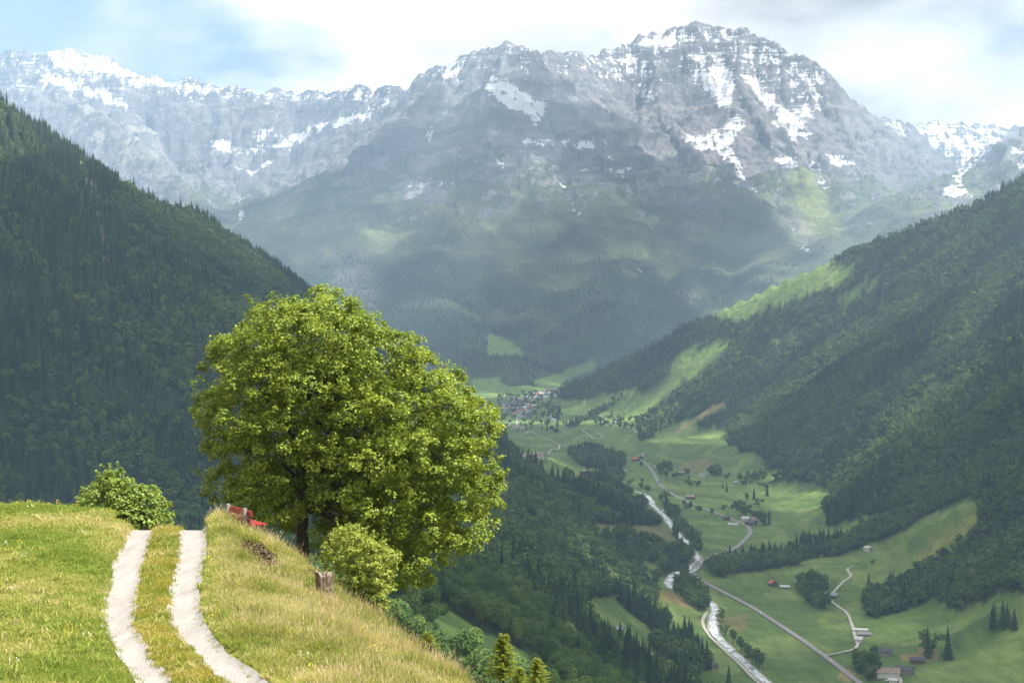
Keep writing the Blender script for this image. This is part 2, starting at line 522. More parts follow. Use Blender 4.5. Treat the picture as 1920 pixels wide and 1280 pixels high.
def ridge_field(X, Y, pts, prof, seed, wl_s, wl_d, amp, ramp_d, round_w=None, squeeze=None):
    best = np.full(X.shape, -1e9); bs = np.zeros(X.shape); bd = np.zeros(X.shape)
    s0 = 0.0
    for (ax, ay, az), (bx, by, bz) in zip(pts[:-1], pts[1:]):
        dx, dy = bx - ax, by - ay; L2 = dx * dx + dy * dy; L = math.sqrt(L2)
        t = np.clip(((X - ax) * dx + (Y - ay) * dy) / L2, 0, 1)
        d = np.hypot(X - ax - t * dx, Y - ay - t * dy)
        zr = az + t * (bz - az)
        if round_w is not None:                 # crests grow rounder lower down
            w = round_w[0] + (round_w[1] - round_w[0]) * smooth(zr, 900, -150)
            d = np.sqrt(d * d + w * w) - w
        h = zr - prof(d if squeeze is None else d * squeeze)
        m = h > best
        best[m] = h[m]; bs[m] = s0 + t[m] * L; bd[m] = d[m]
        s0 += L
    g = ridged(bs / wl_s + fbm(X / 700, Y / 700, 2, seed + 40) * 0.5, bd / wl_d, 4, seed)
    # gullies bite in below the crest, ribs stay
    carve = (1 - g) * amp * smooth(bd, 0, ramp_d)
    return best - carve, bd


def prof_far(d):  return 0.50 * d + (1.25 - 0.50) * 420 * (1 - np.exp(-d / 420))
def prof_spur(d): return 0.46 * d + (0.95 - 0.46) * 350 * (1 - np.exp(-d / 350))
def prof_left(d): return 0.66 * d + (0.85 - 0.66) * 200 * (1 - np.exp(-d / 200))
def prof_home(d): return 0.50 * d + (0.36 - 0.50) * 60 * (1 - np.exp(-d / 60))
def prof_right(d): return 0.72 * d + (0.90 - 0.72) * 300 * (1 - np.exp(-d / 300))


def floor_z(X, Y):
    return -386 + 0.0085 * Y + 0.5 * fbm(X / 260, Y / 260, 3, 60)


def smax(a, b, k):
    return 0.5 * (a + b + np.sqrt((a - b) ** 2 + k * k)) - 0.0


def height(X, Y):
    z = floor_z(X, Y)
    far = np.full(X.shape, -1e9)
    m = Y > 5600
    if m.any():
        x, y = X[m], Y[m]
        b = np.full(x.shape, -1e9)
        for i, r in enumerate(RIDGES_FAR):
            h, d = ridge_field(x, y, r, prof_far if i == 0 else prof_spur, 11 + i, 420 if i else 520, 1500, 240 if i == 0 else 175, 480, (12, 230))
            b = np.where(b < -1e8, h, smax(b, h, 70))
        relief = smooth(b, 150, 1000)
        b = b + fbm(x / 520, y / 520, 5, 5, 0.5) * 40 * (0.4 + 0.6 * relief) + (ridged(x / 200, y / 200, 5, 8, 0.58) - 0.6) * 62 * (0.08 + 0.92 * relief)
        # bands of cliffs: steepen some levels
        lvl = b / 165.0 + 0.35 * fbm(x / 1500, y / 1500, 2, 21)
        st = np.floor(lvl) + smooth(lvl - np.floor(lvl), 0.30, 0.72)
        b = b + (st - lvl) * 165.0 * 0.12 * smooth(b, 600, 1100)
        b = b + perlin(x / 38, y / 38, 77) * 7 * relief
        far[m] = b
    sl, dl = ridge_field(X, Y, left_spur, prof_left, 31, 190, 600, 46, 260)
    sh, dh = ridge_field(X, Y, home_spur, prof_home, 41, 260, 700, 22, 260, (14, 14), 1.0 + 0.45 * smooth(Y, 2500, 1800))
    sr, dr = ridge_field(X, Y, right_wall, prof_right, 51, 330, 1400, 80, 420)
    sides = np.maximum(np.maximum(sl, sr), sh)
    sides = sides + fbm(X / 130, Y / 130, 3, 66) * 6 * smooth(sides, -360, -250)
    z = smax(z, sides, 34)
    z = smax(z, far, 110)
    return z


# polar sheet: columns by x/y, rows by distance
A = np.concatenate([np.linspace(-0.95, -0.345, 46)[:-1], np.linspace(-0.345, 0.345, 780), np.linspace(0.345, 0.95, 46)[1:]])
Yr = [70.0]
while Yr[-1] < 14000:
    y = Yr[-1]
    Yr.append(y + (max(1.5, y * 0.0085) if y < 6400 else 14.5 if y < 13300 else 60))
Yr = np.array(Yr)
GX = A[None, :] * Yr[:, None]
GY = np.repeat(Yr[:, None], len(A), 1)
GZ = height(GX, GY)
EL = GZ / GY
RUNMAX = np.maximum.accumulate(EL, 0)


def hit(u, v):
    """first point of the land on the line of sight through photo pixels"""
    a, e = ray(u, v); a = np.atleast_1d(a); e = np.atleast_1d(e)
    res = np.zeros((len(a), 3))
    ci = np.interp(a, A, np.arange(len(A)))
    for k in range(len(a)):
        c0 = int(min(ci[k], len(A) - 2)); f = ci[k] - c0
        colm = EL[:, c0] * (1 - f) + EL[:, c0 + 1] * f
        i = int(np.argmax(colm >= e[k]))
        if i == 0: y = Yr[0] if colm[0] >= e[k] else Yr[-1]
        else:
            t = (e[k] - colm[i - 1]) / (colm[i] - colm[i - 1]); y = Yr[i - 1] + t * (Yr[i] - Yr[i - 1])
        res[k] = (a[k] * y, y, e[k] * y)
    return res


def land_z(x, y):
    x = np.atleast_1d(np.asarray(x, float)); y = np.atleast_1d(np.asarray(y, float))
    ci = np.clip(np.interp(x / y, A, np.arange(len(A))), 0, len(A) - 1.001)
    ri = np.clip(np.interp(y, Yr, np.arange(len(Yr))), 0, len(Yr) - 1.001)
    c, r = ci.astype(int), ri.astype(int); fc, fr = ci - c, ri - r
    return ((GZ[r, c] * (1 - fc) + GZ[r, c + 1] * fc) * (1 - fr) + (GZ[r + 1, c] * (1 - fc) + GZ[r + 1, c + 1] * fc) * fr)


def horizon_el(x, y):
    ci = np.clip(np.interp(x / y, A, np.arange(len(A))), 0, len(A) - 1).astype(int)
    ri = np.clip(np.interp(y, Yr, np.arange(len(Yr))) - 1, 0, len(Yr) - 1).astype(int)
    return RUNMAX[ri, ci]


# ------------------------------------------------------------------ land cover (outlines found in the photograph, put on the land)
MEADOWS = [
    # right hand lower meadow with the winding track
    [(1480, 1062), (1510, 1050), (1630, 1032), (1710, 978), (1832, 926), (1838, 965), (1812, 1010), (1745, 1062), (1700, 1090), (1632, 1118), (1622, 1160), (1625, 1185), (1560, 1180), (1552, 1120), (1512, 1090)],
    # lower right fields
    [(1610, 1190), (1660, 1165), (1730, 1140), (1800, 1150), (1870, 1110), (1930, 1110), (1960, 1160), (1960, 1320), (1560, 1320), (1600, 1215)],
    # floor between road and forest, right of the road
    [(1235, 880), (1300, 865), (1345, 860), (1350, 890), (1420, 895), (1440, 950), (1475, 975), (1560, 985), (1640, 965), (1720, 940), (1722, 948), (1640, 985), (1560, 1000), (1470, 1005), (1410, 1035), (1330, 1030), (1255, 960)],
    [(1260, 872), (1310, 855), (1345, 862), (1340, 885), (1290, 890)], [(1350, 845), (1380, 845), (1375, 875), (1350, 880)],
    # floor by the village and below it
    [(940, 800), (975, 760), (1060, 755), (1120, 745), (1170, 730), (1210, 735), (1160, 780), (1230, 790), (1200, 830), (1170, 850), (1090, 835), (1000, 820)],
    [(940, 815), (990, 825), (1060, 840), (1090, 862), (1165, 875), (1200, 862), (1225, 905), (1190, 915), (1160, 912), (1110, 900), (1040, 895), (1000, 868), (950, 840)],
    [(1165, 905), (1225, 890), (1300, 950), (1350, 970), (1395, 1000), (1380, 1022), (1320, 1035), (1260, 960), (1220, 930)],
    # along the near road
    [(1300, 1100), (1345, 1100), (1470, 1065), (1500, 1095), (1550, 1140), (1600, 1165), (1600, 1215), (1600, 1320), (1480, 1320), (1400, 1220), (1350, 1160), (1345, 1125)],
    [(1290, 1175), (1325, 1165), (1330, 1195), (1420, 1300), (1310, 1300), (1300, 1225)],
    [(1310, 1078), (1330, 1072), (1342, 1085), (1320, 1090)],
    # left slope clearings
    [(1095, 1122), (1150, 1118), (1190, 1155), (1240, 1195), (1280, 1245), (1285, 1268), (1220, 1255), (1150, 1225), (1090, 1165)],
    [(1000, 1200), (1075, 1230), (1130, 1260), (1160, 1300), (1090, 1300), (1020, 1225)],
    [(1075, 975), (1150, 985), (1245, 985), (1290, 1035), (1280, 1045), (1230, 1020), (1180, 1008), (1110, 995)],
    [(1205, 1100), (1260, 1108), (1305, 1142), (1270, 1130), (1220, 1118)],
    [(1195, 1050), (1240, 1055), (1240, 1080), (1210, 1085)],
    [(770, 1108), (815, 1125), (850, 1150), (900, 1180), (960, 1205), (1010, 1238), (1060, 1300), (800, 1300), (760, 1180)],
    # right slope strips in the sun
    [(1150, 788), (1200, 742), (1255, 700), (1300, 662), (1360, 630), (1372, 648), (1332, 684), (1292, 712), (1238, 752), (1195, 788)],
    [(1100, 815), (1150, 780), (1235, 732), (1245, 748), (1175, 795), (1120, 825)], [(1440, 640), (1500, 612), (1512, 620), (1450, 652)], [(1560, 560), (1640, 520), (1650, 530), (1575, 572)],
    [(1240, 690), (1270, 665), (1310, 645), (1305, 665), (1262, 690)],
    [(1328, 588), (1420, 545), (1540, 490), (1602, 498), (1600, 522), (1530, 546), (1450, 575), (1378, 602)],
    [(1212, 778), (1270, 755), (1278, 764), (1240, 786)], [(1280, 795), (1365, 747), (1360, 760), (1260, 818), (1235, 828)],
    [(915, 625), (945, 632), (985, 660), (980, 668), (915, 665)], [(880, 712), (935, 708), (960, 735), (890, 752)],
    [(1000, 715), (1050, 698), (1110, 672), (1120, 690), (1060, 715), (1010, 730)],
]
OPEN_SCRUB = [  # thin woodland with ground showing, on the left hillside
    [(145, 300), (170, 310), (205, 430), (215, 540), (180, 470), (150, 400)], [(225, 480), (250, 470), (262, 530), (240, 545)]]
BELTS = [  # trees that stand on the flat floor
    ([(1322, 1062), (1345, 1056), (1400, 1046), (1480, 1040), (1500, 1055), (1470, 1068), (1400, 1075), (1345, 1085), (1325, 1068)], 0.9),
    ([(1480, 1036), (1560, 1020), (1690, 978), (1705, 984), (1640, 1024), (1560, 1042), (1500, 1050)], 0.9),
    ([(1065, 850), (1100, 838), (1165, 858), (1172, 872), (1140, 880), (1090, 875)], 0.8),
    ([(1110, 900), (1150, 875), (1170, 885), (1160, 912), (1130, 915)], 0.8),
    ([(1345, 1130), (1358, 1150), (1350, 1180), (1375, 1205), (1410, 1232), (1445, 1275), (1430, 1275), (1395, 1240), (1365, 1205), (1345, 1180)], 0.8),
    ([(1240, 940), (1262, 960), (1318, 1030), (1310, 1040), (1280, 1005), (1250, 965)], 0.55),
    ([(1262, 1030), (1305, 1040), (1318, 1058), (1296, 1062), (1265, 1055)], 0.8),
    ([(1262, 1070), (1285, 1075), (1300, 1095), (1330, 1125), (1325, 1150), (1300, 1140), (1275, 1118), (1262, 1100)], 0.8),
    ([(1500, 1092), (1540, 1100), (1560, 1130), (1545, 1150), (1500, 1120)], 0.7),
    ([(1620, 1115), (1700, 1090), (1760, 1050), (1850, 980), (1900, 1000), (1900, 1100), (1850, 1110), (1790, 1145), (1750, 1130), (1640, 1160), (1618, 1150)], 1.0),
    ([(1600, 1245), (1640, 1240), (1650, 1275), (1610, 1275)], 0.6),
    ([(1010, 1190), (1090, 1195), (1160, 1240), (1250, 1280), (1200, 1290), (1100, 1270), (1020, 1230)], 0.22),
    ([(1225, 1215), (1290, 1190), (1335, 1258), (1300, 1265), (1250, 1240)], 0.6),
    ([(720, 1090), (790, 1080), (800, 1130), (820, 1180), (800, 1215), (740, 1180)], 0.8),
    ([(980, 655), (1160, 640), (1160, 668), (1020, 690), (985, 690)], 0.5),
    ([(1060, 800), (1120, 770), (1170, 738), (1176, 747), (1125, 778), (1068, 807)], 0.5), ([(940, 790), (1060, 790), (1060, 815), (940, 815)], 0.05),
    ([(1228, 880), (1262, 876), (1264, 890), (1232, 893)], 0.22), ([(1330, 884), (1350, 878), (1350, 892), (1332, 896)], 0.3),
    ([(1384, 968), (1400, 958), (1442, 972), (1432, 986)], 0.10), ([(1384, 906), (1430, 893), (1434, 900), (1390, 913)], 0.3),
    ([(935, 735), (1060, 725), (1055, 790), (935, 790)], 0.07), ([(1100, 855), (1450, 900), (1450, 1000), (1200, 960)], 0.008),
    ([(1560, 1090), (1600, 1070), (1700, 1040), (1600, 1160)], 0.004), ([(1700, 1240), (1900, 1160), (1920, 1180), (1760, 1260)], 0.03), ([(1850, 1180), (1930, 1140), (1935, 1155), (1860, 1195)], 0.4),
    ([(1100, 770), (1180, 785), (1195, 812), (1120, 800)], 0.10), ([(1190, 780), (1270, 760), (1280, 790), (1200, 830)], 0.35),
]


def cover_at(x, y, z):
    """0 wood, 1 meadow, 2 scrub for points of the land"""
    u, v = proj(x, y, z)
    flat = (z - floor_z(x, y)) < 26 + 10 * perlin(x / 120, y / 120, 90)
    c = np.where(flat, 1, 0)
    jit = fbm(x / 60, y / 60, 3, 91) * 4, fbm(x / 60, y / 60, 3, 92) * 3
    uu, vv = u + jit[0], v + jit[1]
    for p in MEADOWS: c[inside(p, uu, vv)] = 1
    for p in OPEN_SCRUB: c[inside(p, uu, vv)] = 2
    dens = np.where(c == 0, 1.0, 0.0)
    dens[c == 2] = 0.22
    for p, d in BELTS:
        k = inside(p, uu, vv); dens[k] = np.maximum(dens[k], d)
    return c, dens


flatX, flatY, flatZ = GX.ravel(), GY.ravel(), GZ.ravel()
cov, dens = cover_at(flatX, flatY, flatZ)
gu, gv = proj(flatX, flatY, flatZ)
far_m = flatY > 6500
# slope
dzr = np.gradient(GZ, axis=0) / np.gradient(GY, axis=0)
dzc = np.gradient(GZ, axis=1) / np.gradient(GX, axis=1)
slope = np.hypot(dzr, dzc).ravel()
n1 = fbm(flatX / 300, flatY / 300, 4, 71)
n2 = fbm(flatX / 900, flatY / 900, 3, 72)
meadow_c = np.array([0.112, 0.185, 0.046]); wood_c = np.array([0.028, 0.045, 0.018]); scrub_c = np.array([0.11, 0.12, 0.055])
alp_c = np.array([0.095, 0.115, 0.055]); hay_c = np.array([0.19, 0.18, 0.07]); scree_c = np.array([0.27, 0.25, 0.22])
C = np.where((cov == 1)[:, None], meadow_c, np.where((cov == 2)[:, None], scrub_c, wood_c))
# fields cut at different times
cell = np.floor(perlin(flatX / 210, flatY / 330, 55) * 5)
ft = (np.sin(cell * 12.9898) * 43758.5453) % 1.0
C = np.where((cov == 1)[:, None], C * (0.82 + 0.36 * ft)[:, None] * (1 - 0.30 * smooth(ft, 0.5, 1.0)[:, None]) + 0.30 * smooth(ft, 0.5, 1.0)[:, None] * hay_c, C)
for poly, cc in [
        ([(1075, 885), (1130, 878), (1165, 885), (1120, 900), (1080, 898)], (0.22, 0.19, 0.09)),
        ([(1080, 978), (1245, 985), (1285, 1035), (1180, 1005)], (0.17, 0.17, 0.075)),
        ([(1680, 1232), (1735, 1217), (1760, 1220), (1758, 1237), (1700, 1238)], (0.30, 0.21, 0.11)),
        ([(1205, 1100), (1260, 1108), (1305, 1142), (1270, 1130), (1220, 1118)], (0.25, 0.18, 0.08)),
        ([(1345, 1160), (1400, 1150), (1400, 1180), (1360, 1185)], (0.19, 0.16, 0.07)),
        ([(1280, 795), (1365, 747), (1360, 760), (1260, 818)], (0.26, 0.22, 0.09)),
        ([(1700, 1060), (1812, 960), (1832, 980), (1740, 1066)], (0.19, 0.20, 0.06)),
        ([(1270, 875), (1320, 858), (1340, 870), (1300, 888)], (0.19, 0.17, 0.08)),
        ([(1580, 1250), (1605, 1262), (1590, 1280), (1570, 1268)], (0.30, 0.22, 0.11))]:
    k = inside(poly, gu, gv) & ~far_m
    C[k] = C[k] * 0.25 + np.array(cc) * 0.75
# the massif: woods low down, alpine grass, then scree and rock
wz = smooth(flatZ + 170 * n1 + 120 * n2, 330, 20)
low = smooth(flatZ + 150 * n1, 900, 480)
Cm = alp_c * (0.8 + 0.5 * np.clip(n1, -0.6, 0.8))[:, None]
Cm = Cm * (1 - wz[:, None]) + (np.array([0.036, 0.058, 0.024]) * (1 + 0.5 * np.clip(n1, -.5, .5))[:, None]) * wz[:, None]
Cm = np.where((cov == 1)[:, None] & (flatZ < 0)[:, None], meadow_c, Cm)
rockf = 0.8 * smooth(slope + 0.3 * n1, 0.75, 1.20) * smooth(flatZ, 150, 700) + smooth(flatZ + 200 * n1 + 150 * n2, 560, 1150)
# named pieces of the massif
for poly, cc, w in [
        ([(70, 150), (240, 205), (330, 250), (340, 320), (240, 310), (130, 240), (80, 190)], scree_c * 1.15, 0.9),
        ([(620, 470), (680, 460), (720, 560), (700, 590), (640, 540)], scree_c, 0.7),
        ([(1480, 300), (1540, 330), (1585, 420), (1580, 470), (1540, 460), (1490, 370)], np.array([0.17, 0.19, 0.06]), 0.9),
        ([(1440, 360), (1470, 370), (1560, 480), (1530, 480), (1480, 430)], scree_c, 0.7),
        ([(540, 420), (640, 400), (660, 430), (560, 450)], np.array([0.11, 0.14, 0.06]), 0.5),
        ([(1250, 550), (1310, 540), (1320, 580), (1270, 590)], scree_c, 0.5)]:
    k = (inside(poly, gu + 22 * n1, gv + 18 * n2) & far_m).astype(float).reshape(GX.shape)
    for _ in range(9):
        k = (k + np.roll(k, 1, 0) + np.roll(k, -1, 0)) / 3; k = (k + np.roll(k, 1, 1) + np.roll(k, -1, 1)) / 3
    k = k.ravel() * np.clip(0.75 + 0.9 * n1, 0, 1)
    Cm = Cm * (1 - w * k[:, None]) + cc * (w * k[:, None]); rockf = rockf * (1 - 0.75 * k)
C = np.where(far_m[:, None], Cm, C)
rock = np.where(far_m, np.clip(rockf, 0, 1), 0.0)
rock = np.where(~far_m & (cov == 2), 0.25, rock)
# snow
SNOW = [
    ([(78, 92), (150, 88), (200, 108), (280, 140), (330, 152), (322, 166), (250, 152), (200, 138), (130, 126), (95, 118)], 0.95),
    ([(290, 146), (400, 156), (560, 170), (560, 186), (420, 182), (330, 176)], 0.62),
    ([(70, 138), (140, 155), (205, 176), (252, 206), (215, 200), (165, 180), (115, 165), (72, 152)], 0.85),
    ([(0, 102), (70, 108), (160, 150), (300, 170), (290, 160), (200, 140)], 0.5),
    ([(560, 172), (700, 165), (770, 160), (740, 178), (640, 190), (560, 190)], 0.42),
    ([(385, 260), (412, 264), (450, 278), (500, 274), (560, 250), (622, 226), (604, 246), (540, 276), (480, 292), (430, 292), (400, 280)], 0.95),
    ([(455, 250), (520, 238), (532, 250), (500, 264), (470, 260)], 0.9), ([(608, 236), (650, 220), (702, 214), (692, 226), (640, 238)], 0.9),
    ([(655, 205), (700, 200), (735, 190), (700, 212)], 0.7), ([(660, 180), (695, 175), (685, 195), (665, 198)], 0.6),
    ([(430, 310), (470, 318), (510, 300), (515, 306), (470, 328), (440, 322)], 0.6),
    ([(820, 125), (860, 112), (880, 112), (850, 145), (835, 158), (822, 140)], 0.75),
    ([(918, 146), (950, 142), (975, 168), (1000, 185), (1032, 180), (1022, 200), (1010, 236), (985, 212), (958, 206), (930, 188), (910, 168)], 0.95),
    ([(955, 262), (1010, 260), (1060, 268), (1110, 263), (1157, 266), (1110, 280), (1060, 282), (1000, 278)], 0.62),
    ([(1130, 297), (1196, 283), (1152, 300), (1138, 308)], 0.8), ([(1135, 318), (1202, 313), (1160, 335)], 0.75),
    ([(800, 240), (815, 240), (812, 275), (800, 270)], 0.6), ([(735, 348), (800, 340), (857, 338), (850, 352), (790, 356)], 0.5),
    ([(925, 300), (950, 308), (945, 318), (925, 310)], 0.7), ([(1085, 315), (1120, 312), (1125, 322), (1090, 324)], 0.5),
    ([(1180, 78), (1230, 68), (1300, 48), (1370, 58), (1450, 80), (1530, 125), (1555, 165), (1545, 215), (1470, 190), (1400, 125), (1290, 118), (1200, 100), (1110, 118)], 0.36),
    ([(1200, 72), (1260, 64), (1268, 85), (1205, 90)], 0.9),
    ([(1288, 128), (1366, 128), (1378, 150), (1368, 205), (1350, 198), (1320, 160)], 0.95),
    ([(1385, 132), (1422, 150), (1462, 200), (1532, 206), (1502, 246), (1455, 218), (1420, 182), (1394, 150)], 0.8),
    ([(1252, 250), (1300, 257), (1360, 238), (1388, 198), (1398, 230), (1372, 270), (1398, 330), (1428, 372), (1405, 352), (1350, 290), (1310, 282)], 0.72),
    ([(1445, 290), (1490, 298), (1503, 318), (1460, 312)], 0.8), ([(1538, 284), (1590, 298), (1612, 310), (1570, 314)], 0.75),
    ([(1455, 215), (1530, 250), (1500, 275), (1440, 230)], 0.55), ([(1195, 170), (1235, 172), (1232, 190), (1205, 190)], 0.7),
    ([(1090, 108), (1180, 100), (1230, 130), (1250, 165), (1150, 150), (1090, 130)], 0.45),
    ([(1500, 295), (1530, 300), (1560, 360), (1545, 355)], 0.5),
    ([(1620, 205), (1690, 232), (1720, 262), (1690, 260), (1640, 225)], 0.5),
    ([(1708, 228), (1760, 220), (1892, 246), (1882, 264), (1842, 300), (1805, 330), (1816, 372), (1768, 362), (1796, 320), (1770, 292), (1738, 272)], 0.66),
    ([(1770, 350), (1825, 362), (1820, 374), (1768, 368)], 0.9), ([(1880, 270), (1920, 275), (1920, 290), (1890, 285)], 0.6),
    ([(1900, 312), (1930, 300), (1930, 325), (1905, 325)], 0.8),
    ([(1045, 338), (1052, 338), (1075, 385), (1098, 414), (1090, 416), (1068, 388)], 0.75),
    ([(448, 368), (455, 368), (450, 420), (445, 420)], 0.75),
    ([(1182, 488), (1190, 490), (1220, 530), (1214, 530)], 0.75), ([(1475, 420), (1495, 424), (1492, 434), (1478, 430)], 0.9), ([(1500, 455), (1530, 478), (1520, 480), (1500, 465)], 0.5),
]
ju, jv = gu + 7 * perlin(flatX / 70, flatY / 70, 95), gv + 5 * perlin(flatX / 70, flatY / 70, 96)
def blur(g, n):
    for _ in range(n):
        g = (g + np.roll(g, 1, 0) + np.roll(g, -1, 0)) / 3
        g = (g + np.roll(g, 1, 1) + np.roll(g, -1, 1)) / 3
    return g


conc = np.clip((blur(GZ, 5) - GZ).ravel() / 7.0, -1, 1)     # hollows keep their snow, ribs shed it
snow = 0.12 * smooth(flatZ, 900, 1700) + 0.20 * smooth(flatZ, 1350, 1750) - 0.10 * smooth(slope, 0.9, 1.8)
out_f = (np.abs(gu - 960) > 990)
snow = snow + 0.22 * np.maximum(conc, 0) * smooth(flatZ, 1150, 1500)
snow = np.where(out_f, snow + 0.25 * smooth(flatZ, 1000, 1500), snow)
for poly, w in SNOW:
    k = inside(poly, ju, jv) & far_m
    snow[k] = np.maximum(snow[k], w * 0.95 + 0.34 * conc[k] + 0.06)
snow = np.where(far_m, snow, 0.0)
sg = snow.reshape(GX.shape)
for _ in range(1):
    sg = (sg + np.roll(sg, 1, 0) + np.roll(sg, -1, 0)) / 3
    sg = (sg + np.roll(sg, 1, 1) + np.roll(sg, -1, 1)) / 3
snow = np.where(far_m, sg.ravel(), 0.0)

idx = np.arange(len(flatX)).reshape(GX.shape)
quads = np.stack([idx[:-1, :-1], idx[:-1, 1:], idx[1:, 1:], idx[1:, :-1]], -1).reshape(-1, 4)
qx = flatX[quads].mean(1); qy = flatY[quads].mean(1); qz = flatZ[quads].mean(1)
region = np.where(qy > 6500, 0, np.where(qz - (-386 + 0.0085 * qy) < 14, 1, np.where(qx < np.interp(qy, [0, 1700, 2500, 4000, 6500], [300, 260, 230, 80, 0]), 2, 3)))
V_all = np.stack([flatX, flatY, flatZ], -1)


def sheet(name, faces):
    used = np.unique(faces); remap = np.full(len(V_all), -1, np.int64); remap[used] = np.arange(len(used))
    me = mesh_np(name, V_all[used], remap[faces], M_TERRAIN, True)
    a = me.attributes.new('cover', 'FLOAT_COLOR', 'POINT')
    a.data.foreach_set('color', np.concatenate([C[used], np.ones((len(used), 1))], 1).astype(np.float32).ravel())
    for nm, arr in (('rock', rock), ('snow', snow)):
        a = me.attributes.new(nm, 'FLOAT', 'POINT'); a.data.foreach_set('value', arr[used].astype(np.float32))
    return tag(link(name, me), kind='structure')


for k, nm in enumerate(('mountain_range', 'valley_floor', 'left_hillside', 'right_hillside')):
    o = sheet(nm, quads[region == k])
    o['label'] = ('grey rocky mountain massif with snow patches above the valley', 'green valley floor of fields along the river',
                  'steep wooded hillside on the left of the valley', 'long wooded hillside on the right of the valley')[k]


# ------------------------------------------------------------------ roads, tracks and river on the valley floor
def resample(P, step):
    P = np.asarray(P, float)
    # Catmull-Rom
    Q = np.vstack([2 * P[0] - P[1], P, 2 * P[-1] - P[-2]]); outp = []
    for i in range(1, len(Q) - 2):
        n = max(2, int(np.linalg.norm(Q[i + 1] - Q[i]) / step))
        for t in np.linspace(0, 1, n, endpoint=False):
            outp.append(0.5 * ((2 * Q[i]) + (Q[i + 1] - Q[i - 1]) * t + (2 * Q[i - 1] - 5 * Q[i] + 4 * Q[i + 1] - Q[i + 2]) * t * t + (-Q[i - 1] + 3 * Q[i] - 3 * Q[i + 1] + Q[i + 2]) * t ** 3))
    outp.append(P[-1])
    return np.array(outp)


def ribbon(name, pix, width, mat, lift, step=7.0, jitter=0.0, seed=0):
    w = hit([p[0] for p in pix], [p[1] for p in pix])
    P = resample(w[:, :2], step)
    T = np.gradient(P, axis=0); T /= np.linalg.norm(T, axis=1)[:, None] + 1e-9
    Nn = np.stack([-T[:, 1], T[:, 0]], -1)
    s = np.arange(len(P))
    rows = []
    for k, sd in enumerate((1, 0.33, -0.33, -1)):
        wd = width / 2 * sd * (1 + jitter * perlin(s / 3.0, s * 0 + k, seed))
        q = P + Nn * wd[:, None]
        z = np.maximum(land_z(q[:, 0], q[:, 1]), land_z(P[:, 0], P[:, 1]) - 0.4) + lift
        rows.append(np.column_stack([q, z]))
    V = np.stack(rows, 1).reshape(-1, 3)
    i = np.arange(len(P) - 1)
    F = np.concatenate([np.stack([i * 4 + k, i * 4 + k + 1, (i + 1) * 4 + k + 1, (i + 1) * 4 + k], -1) for k in range(3)])
    me = mesh_np(name, V, F[:, ::-1], mat, True)
    return tag(link(name, me), kind='structure'), P


river_px = [(1158, 915), (1172, 918), (1190, 921), (1208, 927), (1220, 938), (1232, 955), (1253, 978), (1272, 1000), (1290, 1022), (1304, 1040), (1311, 1052), (1300, 1066), (1280, 1074), (1262, 1084), (1252, 1093), (1260, 1104),
            (1285, 1114), (1312, 1121), (1333, 1131), (1341, 1145), (1337, 1163), (1339, 1184), (1353, 1201), (1380, 1228), (1410, 1255), (1440, 1281), (1475, 1312), (1520, 1350)]
road_px = [(1700, 1345), (1640, 1302), (1590, 1264), (1545, 1229), (1500, 1197), (1450, 1164), (1400, 1133), (1350, 1107), (1318, 1090), (1300, 1076), (1303, 1064), (1320, 1052), (1345, 1040), (1375, 1029), (1395, 1013), (1407, 998),
           (1400, 986), (1380, 977), (1350, 965), (1300, 945), (1260, 926), (1237, 908), (1226, 888), (1214, 872), (1195, 862), (1165, 856), (1125, 850), (1090, 842), (1055, 834), (1020, 821), (990, 808), (972, 800), (969, 790), (974, 778), (982, 764)]
ribbon('river_bank', river_px, 12.5, M_BANK, 0.3, 6, 0.45, 8)[0]['label'] = 'stony banks of the valley river'
ribbon('river', river_px, 8.5, M_WATER, 0.6, 6, 0.35, 5)
_, road_P = ribbon('valley_road', road_px, 7.0, M_ROAD, 0.9, 7)
FAR_TRACKS = [
    [(1546, 1229), (1560, 1227), (1585, 1222), (1602, 1217), (1608, 1208), (1604, 1196), (1596, 1168), (1588, 1150), (1570, 1136), (1558, 1124), (1566, 1107), (1580, 1092), (1595, 1080), (1589, 1067), (1602, 1060)],
    [(1326, 1148), (1319, 1160), (1318, 1171), (1330, 1192), (1352, 1214), (1382, 1241), (1424, 1282), (1450, 1305)],
    [(1180, 1210), (1203, 1214), (1219, 1224), (1233, 1246)],
    [(1242, 890), (1280, 890), (1315, 892)], [(1405, 982), (1440, 982), (1465, 981)],
    [(1048, 834), (1047, 843), (1030, 848), (1000, 856)], [(1090, 806), (1115, 822), (1130, 818), (1120, 812)],
    [(1660, 1278), (1685, 1270), (1690, 1290)],
    [(1120, 775), (1150, 795), (1180, 800), (1195, 812)], [(960, 790), (950, 800), (935, 803)],
]
for i, t in enumerate(FAR_TRACKS):
    ribbon('farm_track', t, 3.6, M_TRACK_FAR, 1.0, 6, 0.2, 10 + i)

# ------------------------------------------------------------------ foreground hill
RUT = np.array([  # row of the photograph, then the four edges of the two wheel tracks
    (940, 262, 300, 350, 390), (985, 245, 289, 340, 384), (1010, 238, 281, 338, 385), (1050, 219, 270, 335, 381), (1080, 209, 262, 330, 373), (1110, 202, 256, 322, 370), (1150, 196, 250, 318, 372),
    (1180, 199, 252, 325, 385), (1210, 214, 264, 349, 406), (1240, 232, 285, 376, 436), (1280, 262, 316, 420, 487), (1340, 310, 372, 500, 580), (1420, 390, 470, 640, 740), (1560, 560, 680, 940, 1090)], float)
TRK_Z = -6.4
_a, _e = ray(RUT[:, 1:], np.repeat(RUT[:, :1], 4, 1))
RUT_Y = (TRK_Z / _e)[:, 0]
RUT_X = _a * RUT_Y[:, None]
_o = np.argsort(RUT_Y); RUT_Y, RUT_X = RUT_Y[_o], RUT_X[_o]


